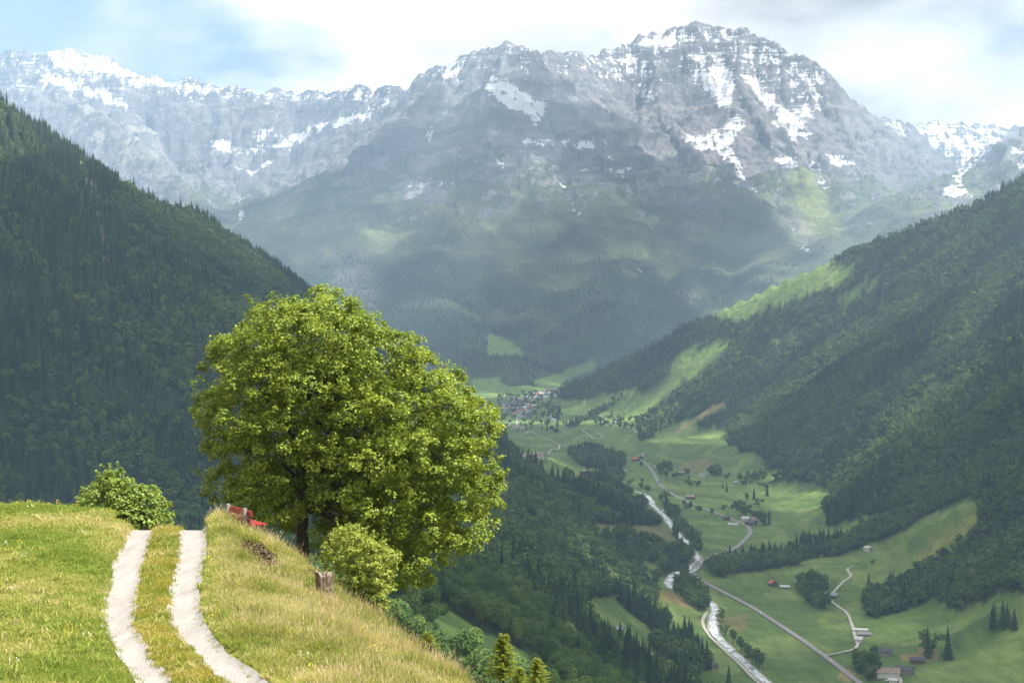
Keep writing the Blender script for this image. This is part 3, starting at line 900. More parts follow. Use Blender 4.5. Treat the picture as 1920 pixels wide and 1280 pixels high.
def rut_x(k, y): return np.interp(y, RUT_Y, RUT_X[:, k])


EDGE_Y = [10, 20, 25, 30, 33.5, 37, 41, 44, 47, 50, 55, 70]
EDGE_X = [7, 4.2, 2.3, 0.75, -0.5, -1.95, -3.7, -4.9, -6.5, -8.4, -8.9, -10.5]
EDGE_Z = [-7.0, -7.4, -7.6, -7.72, -7.78, -7.78, -7.62, -7.2, -6.72, -6.35, -6.4, -6.5]


def hill_z(x, y):
    x = np.asarray(x, float); y = np.asarray(y, float)
    xl, xr = rut_x(0, y), rut_x(3, y)
    xe, ze = np.interp(y, EDGE_Y, EDGE_X), np.interp(y, EDGE_Y, EDGE_Z)
    w = np.maximum(xe - xr, 0.3)
    t = np.clip((x - xr) / w, 0, 1)
    z = TRK_Z + (ze - TRK_Z) * t ** 1.4
    z = z + (0.10 + 0.22 * np.exp(-((y - 50.5) / 3.0) ** 2)) * np.sin(np.pi * np.clip(t * 1.15, 0, 1)) ** 0.8
    q = np.maximum(x - xe, 0)
    z = z - (0.45 * q + 0.55 * q * q / (q + 2.2))
    sl = np.maximum(xl - x, 0)
    z = z + 0.30 * smooth(sl, 0.0, 0.9) * (0.5 + 0.5 * smooth(y, 36, 44)) + 0.012 * np.minimum(sl, 12)
    yc = np.where(x < xl - 0.6, 50.3, 48.4) + 0.9 * smooth(sl, 0.5, 3)
    dy = np.maximum(y - yc, 0)
    z = z - np.where(dy < 8, 0.030 * dy * dy, 0.030 * 64 + 0.48 * (dy - 8))
    on = smooth(x, rut_x(0, y) - 0.1, rut_x(0, y) + 0.08) * smooth(x, rut_x(1, y) + 0.1, rut_x(1, y) - 0.08) + \
        smooth(x, rut_x(2, y) - 0.1, rut_x(2, y) + 0.08) * smooth(x, rut_x(3, y) + 0.1, rut_x(3, y) - 0.08)
    z = z - 0.05 * on
    off = 1 - smooth(x, xl - 0.4, xl) * smooth(x, xr + 0.4, xr)
    z = z + off * (0.07 * fbm(x / 2.2, y / 2.2, 3, 15) + 0.03 * perlin(x / 0.5, y / 0.5, 16))
    z = z + 0.035 * fbm(x / 6.0, y / 6.0, 2, 17)
    return z


gx = np.concatenate([np.linspace(-60, -22, 20)[:-1], np.arange(-22, 9, 0.16), np.linspace(9.2, 70, 34)])
gy = np.concatenate([np.linspace(-20, 24, 24)[:-1], np.arange(24, 56, 0.18), np.linspace(56.2, 160, 70)])
HX, HY = np.meshgrid(gx, gy)
HZ = hill_z(HX, HY)
ii = np.arange(HX.size).reshape(HX.shape)
HF = np.stack([ii[:-1, :-1], ii[:-1, 1:], ii[1:, 1:], ii[1:, :-1]], -1).reshape(-1, 4)


def hill_mat():
    m, nt, out = new_mat('hill_ground')
    p = pos(nt)
    ab = N(nt, 'ShaderNodeAttribute', attribute_name='bare')
    n1_ = noise(nt, 0.5, 4, 0.6, p); n2_ = noise(nt, 9.0, 5, 0.65, p)
    g = ramp(nt, mth(nt, 'ADD', mth(nt, 'MULTIPLY', n1_, 0.5), mth(nt, 'MULTIPLY', n2_, 0.5)), [(0.35, (0.085, 0.095, 0.028)), (0.5, (0.14, 0.14, 0.045)), (0.66, (0.21, 0.19, 0.075))])
    e = ramp(nt, n2_, [(0.35, (0.26, 0.19, 0.14)), (0.65, (0.46, 0.37, 0.30))])
    f = mth(nt, 'MULTIPLY', mth(nt, 'SUBTRACT', mth(nt, 'ADD', ab.outputs['Fac'], mth(nt, 'MULTIPLY', mth(nt, 'SUBTRACT', n2_, 0.5), 0.9)), 0.4), 5.0, True)
    c = mixc(nt, f, g, e)
    bsdf(nt, out, c, 0.95, n2_, 0.7, 0.05, 0.1)
    return m


hx, hy = HX.ravel(), HY.ravel()
hu, hv = proj(hx, hy, HZ.ravel())
BARE = [([(196, 1070), (212, 1040), (235, 1015), (250, 1010), (236, 1040), (222, 1072), (206, 1090)], 1.0), ([(0, 1098), (40, 1092), (45, 1102), (0, 1112)], 0.8), ([(0, 968), (40, 964), (60, 972), (10, 980)], 0.6),
        ([(0, 1075), (14, 1075), (12, 1084), (0, 1086)], 0.7), ([(430, 1008), (470, 1002), (480, 1015), (440, 1020)], 0.6), ([(0, 1130), (50, 1126), (60, 1134), (0, 1140)], 0.45)]
bare = np.zeros(hx.shape)


def bare_at(u, v):
    b = np.zeros(np.shape(u))
    for poly, w in BARE: b[inside(poly, u, v)] = w
    return b


bare = bare_at(hu, hv)
hme = mesh_np('grass_hill', np.stack([hx, hy, HZ.ravel()], -1), HF, hill_mat(), True)
at_b = hme.attributes.new('bare', 'FLOAT', 'POINT'); at_b.data.foreach_set('value', bare.astype(np.float32))
tag(link('grass_hill', hme), 'sunlit grassy hilltop in the foreground', kind='structure')

# the two gravel wheel tracks
for k in (0, 2):
    ys = np.arange(20, 58, 0.09)
    l = rut_x(k, ys) + 0.07 * fbm(ys / 1.6, ys * 0 + k + 0.4, 3, 33 + k, 0.5) - 0.06
    r = rut_x(k + 1, ys) + 0.07 * fbm(ys / 1.6, ys * 0 + k + 5.4, 3, 34 + k, 0.5) + 0.06
    rows = []
    for t in np.linspace(0, 1, 7):
        x = l + (r - l) * t
        z = hill_z(x, ys) + 0.045 - 0.012 * math.sin(math.pi * t) + 0.002 * perlin(x / 0.4, ys / 0.4, 50)
        rows.append(np.stack([x, ys, z], -1))
    V = np.stack(rows, 1).reshape(-1, 3)
    i = np.arange(len(ys) - 1)
    F = np.concatenate([np.stack([i * 7 + j, i * 7 + j + 1, (i + 1) * 7 + j + 1, (i + 1) * 7 + j], -1) for j in range(6)])
    o = tag(link('gravel_wheel_track', mesh_np('gravel_wheel_track', V, F, M_GRAVEL, True)), kind='structure')
    o['label'] = 'left pale gravel wheel track of the farm lane' if k == 0 else 'right pale gravel wheel track of the farm lane'


# ------------------------------------------------------------------ instanced cover (grass, woods)
def scatter(name, protos, P, rot, scl, pick, label, cat, tilt=None):
    me = bpy.data.meshes.new(name)
    me.vertices.add(len(P)); me.vertices.foreach_set('co', np.ascontiguousarray(P, np.float32).ravel())
    e = np.zeros((len(P), 3), np.float32); e[:, 2] = rot
    if tilt is not None: e[:, :2] = tilt
    a = me.attributes.new('rot', 'FLOAT_VECTOR', 'POINT'); a.data.foreach_set('vector', e.ravel())
    a = me.attributes.new('scl', 'FLOAT_VECTOR', 'POINT'); a.data.foreach_set('vector', np.ascontiguousarray(scl, np.float32).ravel())
    a = me.attributes.new('pick', 'INT', 'POINT'); a.data.foreach_set('value', np.ascontiguousarray(pick, np.int32))
    o = link(name, me)
    ng = bpy.data.node_groups.new(name, 'GeometryNodeTree')
    ng.interface.new_socket('Geometry', in_out='INPUT', socket_type='NodeSocketGeometry')
    ng.interface.new_socket('Geometry', in_out='OUTPUT', socket_type='NodeSocketGeometry')
    gi = ng.nodes.new('NodeGroupInput'); go = ng.nodes.new('NodeGroupOutput')
    jn = ng.nodes.new('GeometryNodeJoinGeometry')
    for p in protos:
        oi = ng.nodes.new('GeometryNodeObjectInfo'); oi.inputs['Object'].default_value = p; oi.inputs['As Instance'].default_value = True
        ng.links.new(oi.outputs['Geometry'], jn.inputs[0])
    ip = ng.nodes.new('GeometryNodeInstanceOnPoints'); ip.inputs['Pick Instance'].default_value = True
    ng.links.new(gi.outputs[0], ip.inputs['Points']); ng.links.new(jn.outputs[0], ip.inputs['Instance'])
    for nm, typ, sock in (('rot', 'FLOAT_VECTOR', 'Rotation'), ('scl', 'FLOAT_VECTOR', 'Scale'), ('pick', 'INT', 'Instance Index')):
        na = ng.nodes.new('GeometryNodeInputNamedAttribute'); na.data_type = typ; na.inputs['Name'].default_value = nm
        src = na.outputs[0]
        if nm == 'rot':
            er = ng.nodes.new('FunctionNodeEulerToRotation'); ng.links.new(src, er.inputs[0]); src = er.outputs[0]
        ng.links.new(src, ip.inputs[sock])
    ng.links.new(ip.outputs[0], go.inputs[0])
    md = o.modifiers.new('scatter', 'NODES'); md.node_group = ng
    return tag(o, label, cat, kind='stuff')


def proto(name, me):
    return bpy.data.objects.new(name, me)


# --- tree shapes for the woods
def spruce_mesh(seed, H=20.0, slim=0.17, layers=11):
    r = np.random.default_rng(seed); b = MB()
    for k in range(layers):
        t = k / (layers - 1)
        z0 = H * (0.10 + 0.84 * t); rad = H * slim * (1 - t) ** 0.85 * r.uniform(0.82, 1.15) + 0.25
        drop = rad * r.uniform(0.35, 0.6); n = 7 if t < 0.75 else 5
        top = (r.normal(0, 0.1), r.normal(0, 0.1), z0 + H * 0.10)
        ph = r.uniform(0, 6.28); ring = []
        for i in range(2 * n):
            an = ph + math.pi * i / n; rr = rad * (r.uniform(0.8, 1.2) if i % 2 == 0 else r.uniform(0.45, 0.62))
            ring.append((rr * math.cos(an), rr * math.sin(an), z0 - drop * (1.0 if i % 2 == 0 else 0.35) + r.normal(0, 0.15)))
        for i in range(2 * n): b.poly([top, ring[i], ring[(i + 1) % (2 * n)]])
    return b


def broad_mesh(seed, H=14.0, W=5.2, n=150, q=1.25):
    r = np.random.default_rng(seed); b = MB()
    lobes = [(r.normal(0, W * 0.36, 2), r.uniform(0.34, 0.82) * H, r.uniform(0.36, 0.58) * W) for _ in range(8)]
    for i in range(n):
        c2, cz, rad = lobes[i % len(lobes)]
        d = r.normal(0, 1, 3); d /= np.linalg.norm(d); d[2] = d[2] * 0.9 + 0.15
        c = np.array([c2[0], c2[1], cz]) + d * rad * r.uniform(0.75, 1.08)
        nrm = d + r.normal(0, 0.45, 3) + np.array([0, 0, 0.35]); nrm /= np.linalg.norm(nrm)
        a = np.cross(nrm, r.normal(0, 1, 3)); a /= np.linalg.norm(a); bb = np.cross(nrm, a)
        s = q * r.uniform(0.6, 1.25); k = 5; ph = r.uniform(0, 6.28)
        pts = [c + (a * math.cos(ph + 6.283 * j / k) + bb * math.sin(ph + 6.283 * j / k)) * s * r.uniform(0.6, 1.2) - nrm * r.uniform(0, 0.35) * s for j in range(k)]
        b.poly(pts)
    return b


def trunk_mesh(H, rad, bend=0.0, seed=0):
    b = MB(); r = np.random.default_rng(seed)
    pts = [(bend * r.normal() * t, bend * r.normal() * t, H * t - 0.6) for t in (0, 0.35, 0.7, 1.0)]
    b.tube(pts, [rad, rad * 0.8, rad * 0.5, rad * 0.12], 6)
    return b


SPRUCE = []
for s in range(5):
    H = 20.0
    cr = spruce_mesh(100 + s, H, (0.16, 0.19, 0.14, 0.21, 0.17)[s]); tr = trunk_mesh(H * 0.96, 0.28, 0.1, s)
    comb = MB(); comb.v = cr.v + tr.v; comb.f = cr.f + [tuple(i + len(cr.v) for i in f) for f in tr.f]; comb.m = cr.m + [1] * len(tr.f)
    SPRUCE.append((cr.mesh('crown', M_SPRUCE), tr.mesh('trunk', M_BARK), proto('spruce_shape', comb.mesh('spruce', [M_SPRUCE, M_BARK]))))
BROAD = []
for s in range(5):
    H = 14.0
    cr = broad_mesh(200 + s, H, (5.0, 6.0, 4.4, 5.6, 5.2)[s], 170); tr = trunk_mesh(H * 0.75, 0.32, 0.3, 10 + s)
    comb = MB(); comb.v = cr.v + tr.v; comb.f = cr.f + [tuple(i + len(cr.v) for i in f) for f in tr.f]; comb.m = cr.m + [1] * len(tr.f)
    BROAD.append((cr.mesh('crown', M_BROAD), tr.mesh('trunk', M_BARK), proto('broadleaf_shape', comb.mesh('broadleaf', [M_BROAD, M_BARK]))))
FINE = []  # closer trees get finer foliage
for s in range(3):
    cr = broad_mesh(300 + s, 14.0, (5.0, 5.8, 4.6)[s], 2600, 0.30); tr = trunk_mesh(10.5, 0.32, 0.3, 20 + s)
    comb = MB(); comb.v = cr.v + tr.v; comb.f = cr.f + [tuple(i + len(cr.v) for i in f) for f in tr.f]; comb.m = cr.m + [1] * len(tr.f)
    FINE.append((cr.mesh('crown', M_BROAD), tr.mesh('trunk', M_BARK), proto('fine_broadleaf_shape', comb.mesh('broadleaf', [M_BROAD, M_BARK]))))

# --- where trees stand
NC = 260000
ta = rng.uniform(-0.37, 0.37, NC); ty = np.sqrt(rng.uniform(260.0 ** 2, 9300.0 ** 2, NC)); 
# denser nearby, thinner on the massif far away
keep = rng.random(NC) < np.where(ty < 6500, 1.0, 0.40)
NB = 130000
ta2 = rng.uniform(-0.37, 0.37, NB); ty2 = np.sqrt(rng.uniform(260.0 ** 2, 4600.0 ** 2, NB))
ta = np.concatenate([ta[keep], ta2]); ty = np.concatenate([ty[keep], ty2]); tx = ta * ty
tz = land_z(tx, ty)
tcov, tdens = cover_at(tx, ty, tz)
mass = ty > 6500
mn1 = fbm(tx / 300, ty / 300, 4, 71); mn2 = fbm(tx / 900, ty / 900, 3, 72)
tdens = np.where(mass, smooth(tz + 170 * mn1 + 120 * mn2, 300, 20) * (tcov == 0), tdens)
# small glades in the wood
gl = fbm(tx / 170, ty / 170, 3, 81)
tdens = np.where((tcov == 0) & ~mass, tdens * smooth(gl, 0.95, 0.65), tdens)
ok = rng.random(len(tx)) < tdens
tx, ty, tz, tcov = tx[ok], ty[ok], tz[ok], tcov[ok]


def off_road(x, y, P, w):
    d = np.full(x.shape, 1e9)
    for i in range(0, len(P), 2): d = np.minimum(d, (x - P[i, 0]) ** 2 + (y - P[i, 1]) ** 2)
    return d > w * w


riv = hit([p[0] for p in river_px], [p[1] for p in river_px]); riv_P = resample(riv[:, :2], 7)
u2, v2 = proj(tx, ty, tz + np.where(ty < 2700, 18.0, 13.0))
hid = np.zeros(len(tx), bool)
for p in MEADOWS: hid |= inside(p, u2, v2)
inb = np.zeros(len(tx), bool)
u3, v3 = proj(tx, ty, tz)
for p, d in BELTS: inb |= inside(p, u3, v3)
ok = off_road(tx, ty, road_P, 12) & off_road(tx, ty, riv_P, 11) & ~(hid & ~inb & (rng.random(len(tx)) < 0.9) & (ty < 6500))
tx, ty, tz = tx[ok], ty[ok], tz[ok]
tu, tv = proj(tx, ty, tz)
# kind: spruce on the steep heights, leafy trees low down and in patches
mixn = fbm(tx / 240, ty / 240, 3, 85) + 0.25 * rng.normal(0, 1, len(tx))
low_f = smooth(tz - (-386 + 0.0085 * ty), 260, 20)
leafy_bias = 0.0 + 0.40 * low_f + 0.30 * (tx > 200)
for poly, bz in [([(230, 350), (330, 400), (440, 470), (520, 520), (560, 560), (480, 600), (360, 520), (240, 450), (200, 380)], 0.9), ([(700, 850), (960, 850), (1100, 1000), (1000, 1250), (700, 1300)], 0.45), ([(0, 180), (260, 330), (150, 420), (0, 420)], -0.6)]:
    leafy_bias = np.where(inside(poly, tu, tv), bz, leafy_bias)
leafy = ((mixn + leafy_bias > 0.12) & (ty < 6500)) | (ty < 750)
th = np.where(leafy, rng.uniform(0.60, 1.25, len(tx)) * 15.5, rng.uniform(0.50, 1.2, len(tx)) * 25.0)
near_sc = (0.62 + 0.38 * smooth(ty, 450, 1300)) * np.where((tx < 0) & (tu < 700) & (ty > 1500), 1.05, 1.0)
th = np.where(ty > 6500, th * 0.72, th) * near_sc * (1 + 0.35 * np.clip(fbm(tx / 110, ty / 110, 2, 88), -0.8, 0.8))
vis = (tz + th + 25) / ty > horizon_el(tx, ty)
tx, ty, tz, th, leafy, tu, tv = (q[vis] for q in (tx, ty, tz, th, leafy, tu, tv))
trot = rng.uniform(0, 6.283, len(tx)); tpick = rng.integers(0, 5, len(tx)); twid = rng.uniform(0.82, 1.22, len(tx))
seen = ((tz + th) / ty > horizon_el(tx, ty)) & (tu > 0) & (tu < 1920) & (tv > 150) & (tv < 1290)
hill_mask = [(0, 955), (240, 985), (480, 985), (560, 1035), (640, 1130), (930, 1280), (930, 1400), (0, 1400)]
crown_mask = [(400, 700), (600, 545), (800, 690), (920, 860), (900, 1000), (780, 1060), (560, 1030), (410, 930)]
seen &= ~inside(hill_mask, tu, tv - 10) & ~inside(crown_mask, tu, tv)
app = th / ty
ind = np.zeros(len(tx), bool)
hgt_ = tz - (-386 + 0.0085 * ty)
zone_ = np.where(hgt_ < 22, 2, np.where(tx > 200, 3, np.where(tu < 560, 0, 1)))
for kind in (False, True):
    for zn, quota in ((0, 80), (1, 100), (2, 70), (3, 50)):
        k = np.where((leafy == kind) & seen & (zone_ == zn))[0]
        ind[k[np.argsort(-app[k])[:quota]]] = True
zone_txt = {
    (0, 0): ('dark spruce in the dense wood of the steep hillside behind the big maple', 'spruces on the left hillside'),
    (0, 1): ('leafy green tree among the spruces of the steep left hillside', 'leafy trees on the left hillside'),
    (1, 0): ('spruce in the wood on the slope below the big maple, above the river', 'spruces on the slope below the hilltop'),
    (1, 1): ('leafy tree on the shaded slope below the foreground hill, above the river', 'leafy trees on the slope below the hilltop'),
    (2, 0): ('spruce standing in a belt of trees among the valley fields', 'spruces among the valley fields'),
    (2, 1): ('leafy tree in a belt of trees among the valley fields', 'leafy trees among the valley fields'),
    (3, 0): ('spruce in the long shaded wood on the hillside right of the valley', 'spruces on the right hillside'),
    (3, 1): ('leafy tree in the long shaded wood on the hillside right of the valley', 'leafy trees on the right hillside'),
}
for i in np.where(ind)[0]:
    lf = bool(leafy[i])
    zone = int(zone_[i])
    lab, grp = zone_txt[(zone, int(lf))]
    o = empty('broadleaf_tree' if lf else 'spruce_tree', (tx[i], ty[i], tz[i]), trot[i])
    s = th[i] / (14.0 if lf else 20.0)
    tag(o, lab, 'tree', grp)
    cr, tr, _ = (BROAD if lf else SPRUCE)[tpick[i]]
    if lf and ty[i] < 900: cr, tr, _ = FINE[tpick[i] % 3]
    for nm, me in (('crown', cr), ('trunk', tr)):
        c = link(nm, me, o); c.scale = (s * twid[i], s * twid[i], s)
for kind, nm, protos, base, lab in ((False, 'spruce_wood', SPRUCE, 20.0, 'dark spruce woods covering the hillsides of the valley'), (True, 'broadleaf_wood', BROAD, 14.0, 'leafy green woods mixed through the hillsides of the valley')):
    k = (leafy == kind) & ~ind & ~(leafy & (ty < 1000))
    s = th[k] / base
    scatter(nm, [p[2] for p in protos], np.stack([tx[k], ty[k], tz[k]], -1), trot[k], np.stack([s * twid[k], s * twid[k], s], -1), tpick[k], lab, None)
k = leafy & ~ind & (ty < 1000); s = th[k] / 14.0
scatter('broadleaf_copse', [p[2] for p in FINE], np.stack([tx[k], ty[k], tz[k]], -1), trot[k], np.stack([s * twid[k], s * twid[k], s], -1), tpick[k] % 3, 'leafy trees on the near slope just below the hill', None)
print('TREES', len(tx), int(ind.sum()))

# ------------------------------------------------------------------ grass on the hill
def blade_clump(seed, n, rad, h0, h1, wid, lean, seed_heads=0):
    r = np.random.default_rng(seed); V, F, MI = [], [], []
    for i in range(n):
        an = r.uniform(0, 6.283); rr = rad * math.sqrt(r.random())
        bx, by = rr * math.cos(an), rr * math.sin(an)
        h = r.uniform(h0, h1); la = r.uniform(0, 6.283); ln = lean * h * r.uniform(0.2, 1.0)
        dx, dy = math.cos(la) * ln, math.sin(la) * ln
        fa = r.uniform(0, 3.14); wx, wy = math.cos(fa) * wid / 2, math.sin(fa) * wid / 2
        head = i < seed_heads
        if head: h *= 1.35; wx *= 0.5; wy *= 0.5
        k = len(V)
        V += [(bx - wx, by - wy, -0.03), (bx + wx, by + wy, -0.03), (bx + dx * 0.35 + wx * 0.8, by + dy * 0.35 + wy * 0.8, h * 0.6), (bx + dx * 0.35 - wx * 0.8, by + dy * 0.35 - wy * 0.8, h * 0.6), (bx + dx, by + dy, h)]
        F += [(k, k + 1, k + 2), (k, k + 2, k + 3), (k + 3, k + 2, k + 4)]; MI += [1 if head else 0] * 3
        if head:
            k = len(V); hw = wid * 1.3
            cx_, cy_, cz_ = bx + dx, by + dy, h
            V += [(cx_ - hw / 2, cy_, cz_ - h * 0.12), (cx_ + hw / 2, cy_, cz_ - h * 0.12), (cx_ + dx * 0.15, cy_ + dy * 0.15, cz_ + h * 0.10)]
            F += [(k, k + 1, k + 2)]; MI += [1]
    return np.array(V), np.array(F), np.array(MI)


M_MEADOW = grass_mat('meadow_grass', ((0.165, 0.230, 0.040), (0.270, 0.310, 0.062)), ((0.38, 0.36, 0.105), (0.48, 0.41, 0.19)), 0.42, 0.30)
M_STRIP = grass_mat('lane_grass', ((0.15, 0.19, 0.022), (0.28, 0.28, 0.037)), ((0.41, 0.345, 0.075), (0.48, 0.37, 0.13)), 0.44, 0.9)
M_TALL = grass_mat('tall_grass', ((0.165, 0.225, 0.030), (0.30, 0.330, 0.052)), ((0.42, 0.39, 0.100), (0.58, 0.47, 0.24)), 0.30, 0.45)
M_HEAD = grass_mat('seed_heads', ((0.30, 0.25, 0.10), (0.40, 0.32, 0.15)), ((0.50, 0.39, 0.21), (0.58, 0.45, 0.28)), 0.5, 0.45)


def grass_proto(name, args, mats):
    V, F, MI = blade_clump(*args)
    return proto(name, mesh_np(name, V, F, mats, False, MI))


SHORT = [grass_proto('short_grass', (400 + s, 46, 0.17, 0.035, 0.10, 0.011, 0.7, 0), [M_MEADOW, M_HEAD]) for s in range(4)]
STRIP = [grass_proto('lane_grass', (420 + s, 46, 0.15, 0.03, 0.10, 0.011, 0.8, 1), [M_STRIP, M_HEAD]) for s in range(4)]
TALL = [grass_proto('tall_grass', (440 + s, 40, 0.16, 0.16, 0.42, 0.012, 0.75, 2 if s % 2 else 6), [M_TALL, M_HEAD]) for s in range(5)]
WEED = [grass_proto('weed', (460 + s, 26, 0.14, 0.10, 0.26, 0.035, 1.0, 0), [M_MEADOW, M_HEAD]) for s in range(3)]

n_g = 120000
px_, py_ = rng.uniform(-20, 9, n_g), rng.uniform(25, 55, n_g)
inv = np.abs(px_ / py_) < 0.33
px_, py_ = px_[inv], py_[inv]
pz_ = hill_z(px_, py_)
xl, x1, x2, xr = (rut_x(k, py_) for k in range(4))
xl, x1, x2, xr = xl - 0.08, x1 + 0.05, x2 - 0.05, xr + 0.06
xe = np.interp(py_, EDGE_Y, EDGE_X)
jj = 0.045 * fbm(px_ / 0.5, py_ / 0.5, 2, 19)
pu, pv = proj(px_, py_, pz_)
bz = bare_at(pu, pv)
heap_poly = [(438, 1028), (455, 1016), (490, 1024), (520, 1048), (534, 1085), (515, 1082), (480, 1060), (450, 1048)]
bare_ok = (rng.random(len(px_)) > bz * 0.8) & ~inside(heap_poly, pu, pv)
rnd = rng.random(len(px_))
z_short = (px_ + jj < xl - 0.04) & bare_ok
z_strip = (px_ + jj > x1 + 0.05) & (px_ + jj < x2 - 0.05)
z_tall = (px_ + jj > xr + 0.05) & (px_ < xe + 2.6) & bare_ok


def put(name, protos, m, lab, s_lo, s_hi, extra=None):
    k = np.where(m)[0]
    s = rng.uniform(s_lo, s_hi, len(k))
    if extra is not None: s = s * extra[k]
    P = np.stack([px_[k], py_[k], pz_[k]], -1)
    scatter(name, protos, P, rng.uniform(0, 6.283, len(k)), np.stack([s ** 0.5, s ** 0.5, s], -1), rng.integers(0, len(protos), len(k)), lab, None, rng.normal(0, 0.10, (len(k), 2)))


bank = np.exp(-np.maximum(xl - px_, 0) / 0.35)
put('meadow_grass', SHORT, z_short, 'short mown grass of the sunlit meadow left of the lane', 0.45, 1.0, 1 + 0.9 * bank * smooth(py_, 30, 42))
put('lane_grass', STRIP, z_strip, 'short dry grass between the two wheel tracks', 0.55, 1.4)
EDGE_AT = lambda y_: np.interp(y_, EDGE_Y, EDGE_X)
tallf = (0.45 + 0.60 * smooth(fbm(px_ / 1.6, py_ / 1.6, 3, 23), -0.3, 0.5)) * (0.35 + 0.65 * smooth(px_ - xr, 0.0, 0.6))
tallf = tallf * (1 - 0.15 * np.exp(-((px_ - EDGE_AT(py_)) / 1.3) ** 2 - ((py_ - 48.5) / 2.6) ** 2)) * (1 + 0.25 * np.exp(-((px_ - xr - 0.45) / 0.5) ** 2 - ((py_ - 50.5) / 1.5) ** 2))
put('tall_grass', TALL, z_tall & (rnd < 0.8), 'tall straw and green grass on the bank right of the lane', 0.7, 1.15, tallf)
wd = (z_short & (rnd < 0.05)) | (z_strip & (rnd < 0.05)) | (z_tall & (rnd < 0.10)) | (z_short & (bank > 0.3) & (rnd < 0.5) & (py_ > 40))
put('meadow_weeds', WEED, wd, 'broad leaved weeds scattered through the hill grass', 0.35, 0.9)


M_WHITE_FL = simple_mat('white_petal', (0.75, 0.74, 0.66), 0.7, 0.1, 5.0); M_YELLOW_FL = simple_mat('yellow_petal', (0.72, 0.52, 0.04), 0.7, 0.15, 5.0)
FLOWERS = []
for mt in (M_WHITE_FL, M_YELLOW_FL):
    m = MB()
    for q in range(4):
        cx_, cy_, cz_ = random.uniform(-0.12, 0.12), random.uniform(-0.12, 0.12), random.uniform(0.09, 0.16)
        m.poly([(cx_ + 0.016 * math.cos(a_), cy_ + 0.016 * math.sin(a_), cz_ + 0.006 * math.sin(2 * a_)) for a_ in np.linspace(0, 6.283, 7)[:-1]])
        m.tube([(cx_, cy_, -0.02), (cx_, cy_, cz_ - 0.002)], [0.002, 0.002], 3)
    FLOWERS.append(proto('flower', m.mesh('flower', mt)))
put('meadow_flowers', FLOWERS, (z_short & (rnd > 0.998)) | (z_tall & (rnd > 0.997)), 'tiny white and yellow flowers in the hill grass', 0.7, 1.6)

creep = np.zeros(len(px_), bool)
for ed, sd in ((xl + 0.08, 1), (x1 - 0.05, -1), (x2 + 0.05, 1), (xr - 0.06, -1)):
    dd = (px_ + jj - ed) * sd
    creep |= (dd > -0.06) & (dd < 0.10) & (rnd < 0.30 - 2.5 * np.maximum(dd, 0))
put('lane_edge_grass', STRIP, creep, 'thin grass creeping over the edges of the gravel tracks', 0.25, 0.7)

# ------------------------------------------------------------------ leafy crowns of the foreground
M_MAPLE = leaf_mat('maple_leaf', (0.050, 0.098, 0.010), (0.222, 0.272, 0.026), (0.32, 0.39, 0.026), 0.7, 0.5, 0.22, 0.27)
M_BUSHLEAF = leaf_mat('bush_leaf', (0.090, 0.155, 0.022), (0.215, 0.280, 0.045), (0.30, 0.36, 0.05), 1.1, 0.45, 0.3, 0.28)
M_SHRUB = leaf_mat('shrub_leaf', (0.125, 0.175, 0.020), (0.285, 0.320, 0.042), (0.40, 0.40, 0.05), 1.4, 0.45, 0.3, 0.28)
M_SAPLING = leaf_mat('sapling_needle', (0.120, 0.170, 0.022), (0.25, 0.28, 0.040), (0.34, 0.38, 0.05), 2.0, 0.6, 0.2, 0.45)
M_BARK_BIG = simple_mat('maple_bark', (0.060, 0.048, 0.038), 0.95, 0.45, 9.0, 0.1, 1.0, 0.04)


def leaves(centers, radii, outward, n_per, size, r, droop=0.75):
    """folded leaf blades round each twig"""
    nC = len(centers)
    c = np.repeat(centers, n_per, 0); rad = np.repeat(radii, n_per); ow = np.repeat(outward, n_per, 0)
    n = len(c)
    d = r.normal(0, 1, (n, 3)); d /= np.linalg.norm(d, axis=1)[:, None]
    rr = rad * r.random(n) ** 0.42
    p = c + d * rr[:, None] * np.array([1, 1, droop])
    nrm = 0.75 * np.array([0, 0, 1.0]) + 0.35 * d + 0.45 * ow + r.normal(0, 0.42, (n, 3))
    nrm /= np.linalg.norm(nrm, axis=1)[:, None]
    a = np.cross(nrm, r.normal(0, 1, (n, 3))); a /= np.linalg.norm(a, axis=1)[:, None]
    b = np.cross(nrm, a)
    s = size * r.uniform(0.6, 1.25, n)[:, None]
    w = 0.52
    # midrib a: base, tip; two sides folded up a little
    v0 = p - a * s * 0.5; v1 = p + a * s * 0.5 - nrm * s * 0.12
    s1 = p + b * s * w + nrm * s * 0.10 + a * s * 0.05; s2 = p - b * s * w + nrm * s * 0.10 + a * s * 0.05
    V = np.stack([v0, s1, v1, s2], 1).reshape(-1, 3)
    i = np.arange(n) * 4
    F = np.concatenate([np.stack([i, i + 1, i + 2], -1), np.stack([i, i + 2, i + 3], -1)])
    return V, F


def spaced(P, spacing):
    keep_ = []; grid = {}
    near27 = [(i, j, k) for i in (-1, 0, 1) for j in (-1, 0, 1) for k in (-1, 0, 1)]
    for i, p in enumerate(P):
        key = tuple(np.floor(p / spacing).astype(int))
        if any(np.sum((P[j] - p) ** 2) < spacing * spacing for dd in near27 for j in grid.get((key[0] + dd[0], key[1] + dd[1], key[2] + dd[2]), ())): continue
        grid.setdefault(key, []).append(i); keep_.append(i)
    return np.array(keep_)


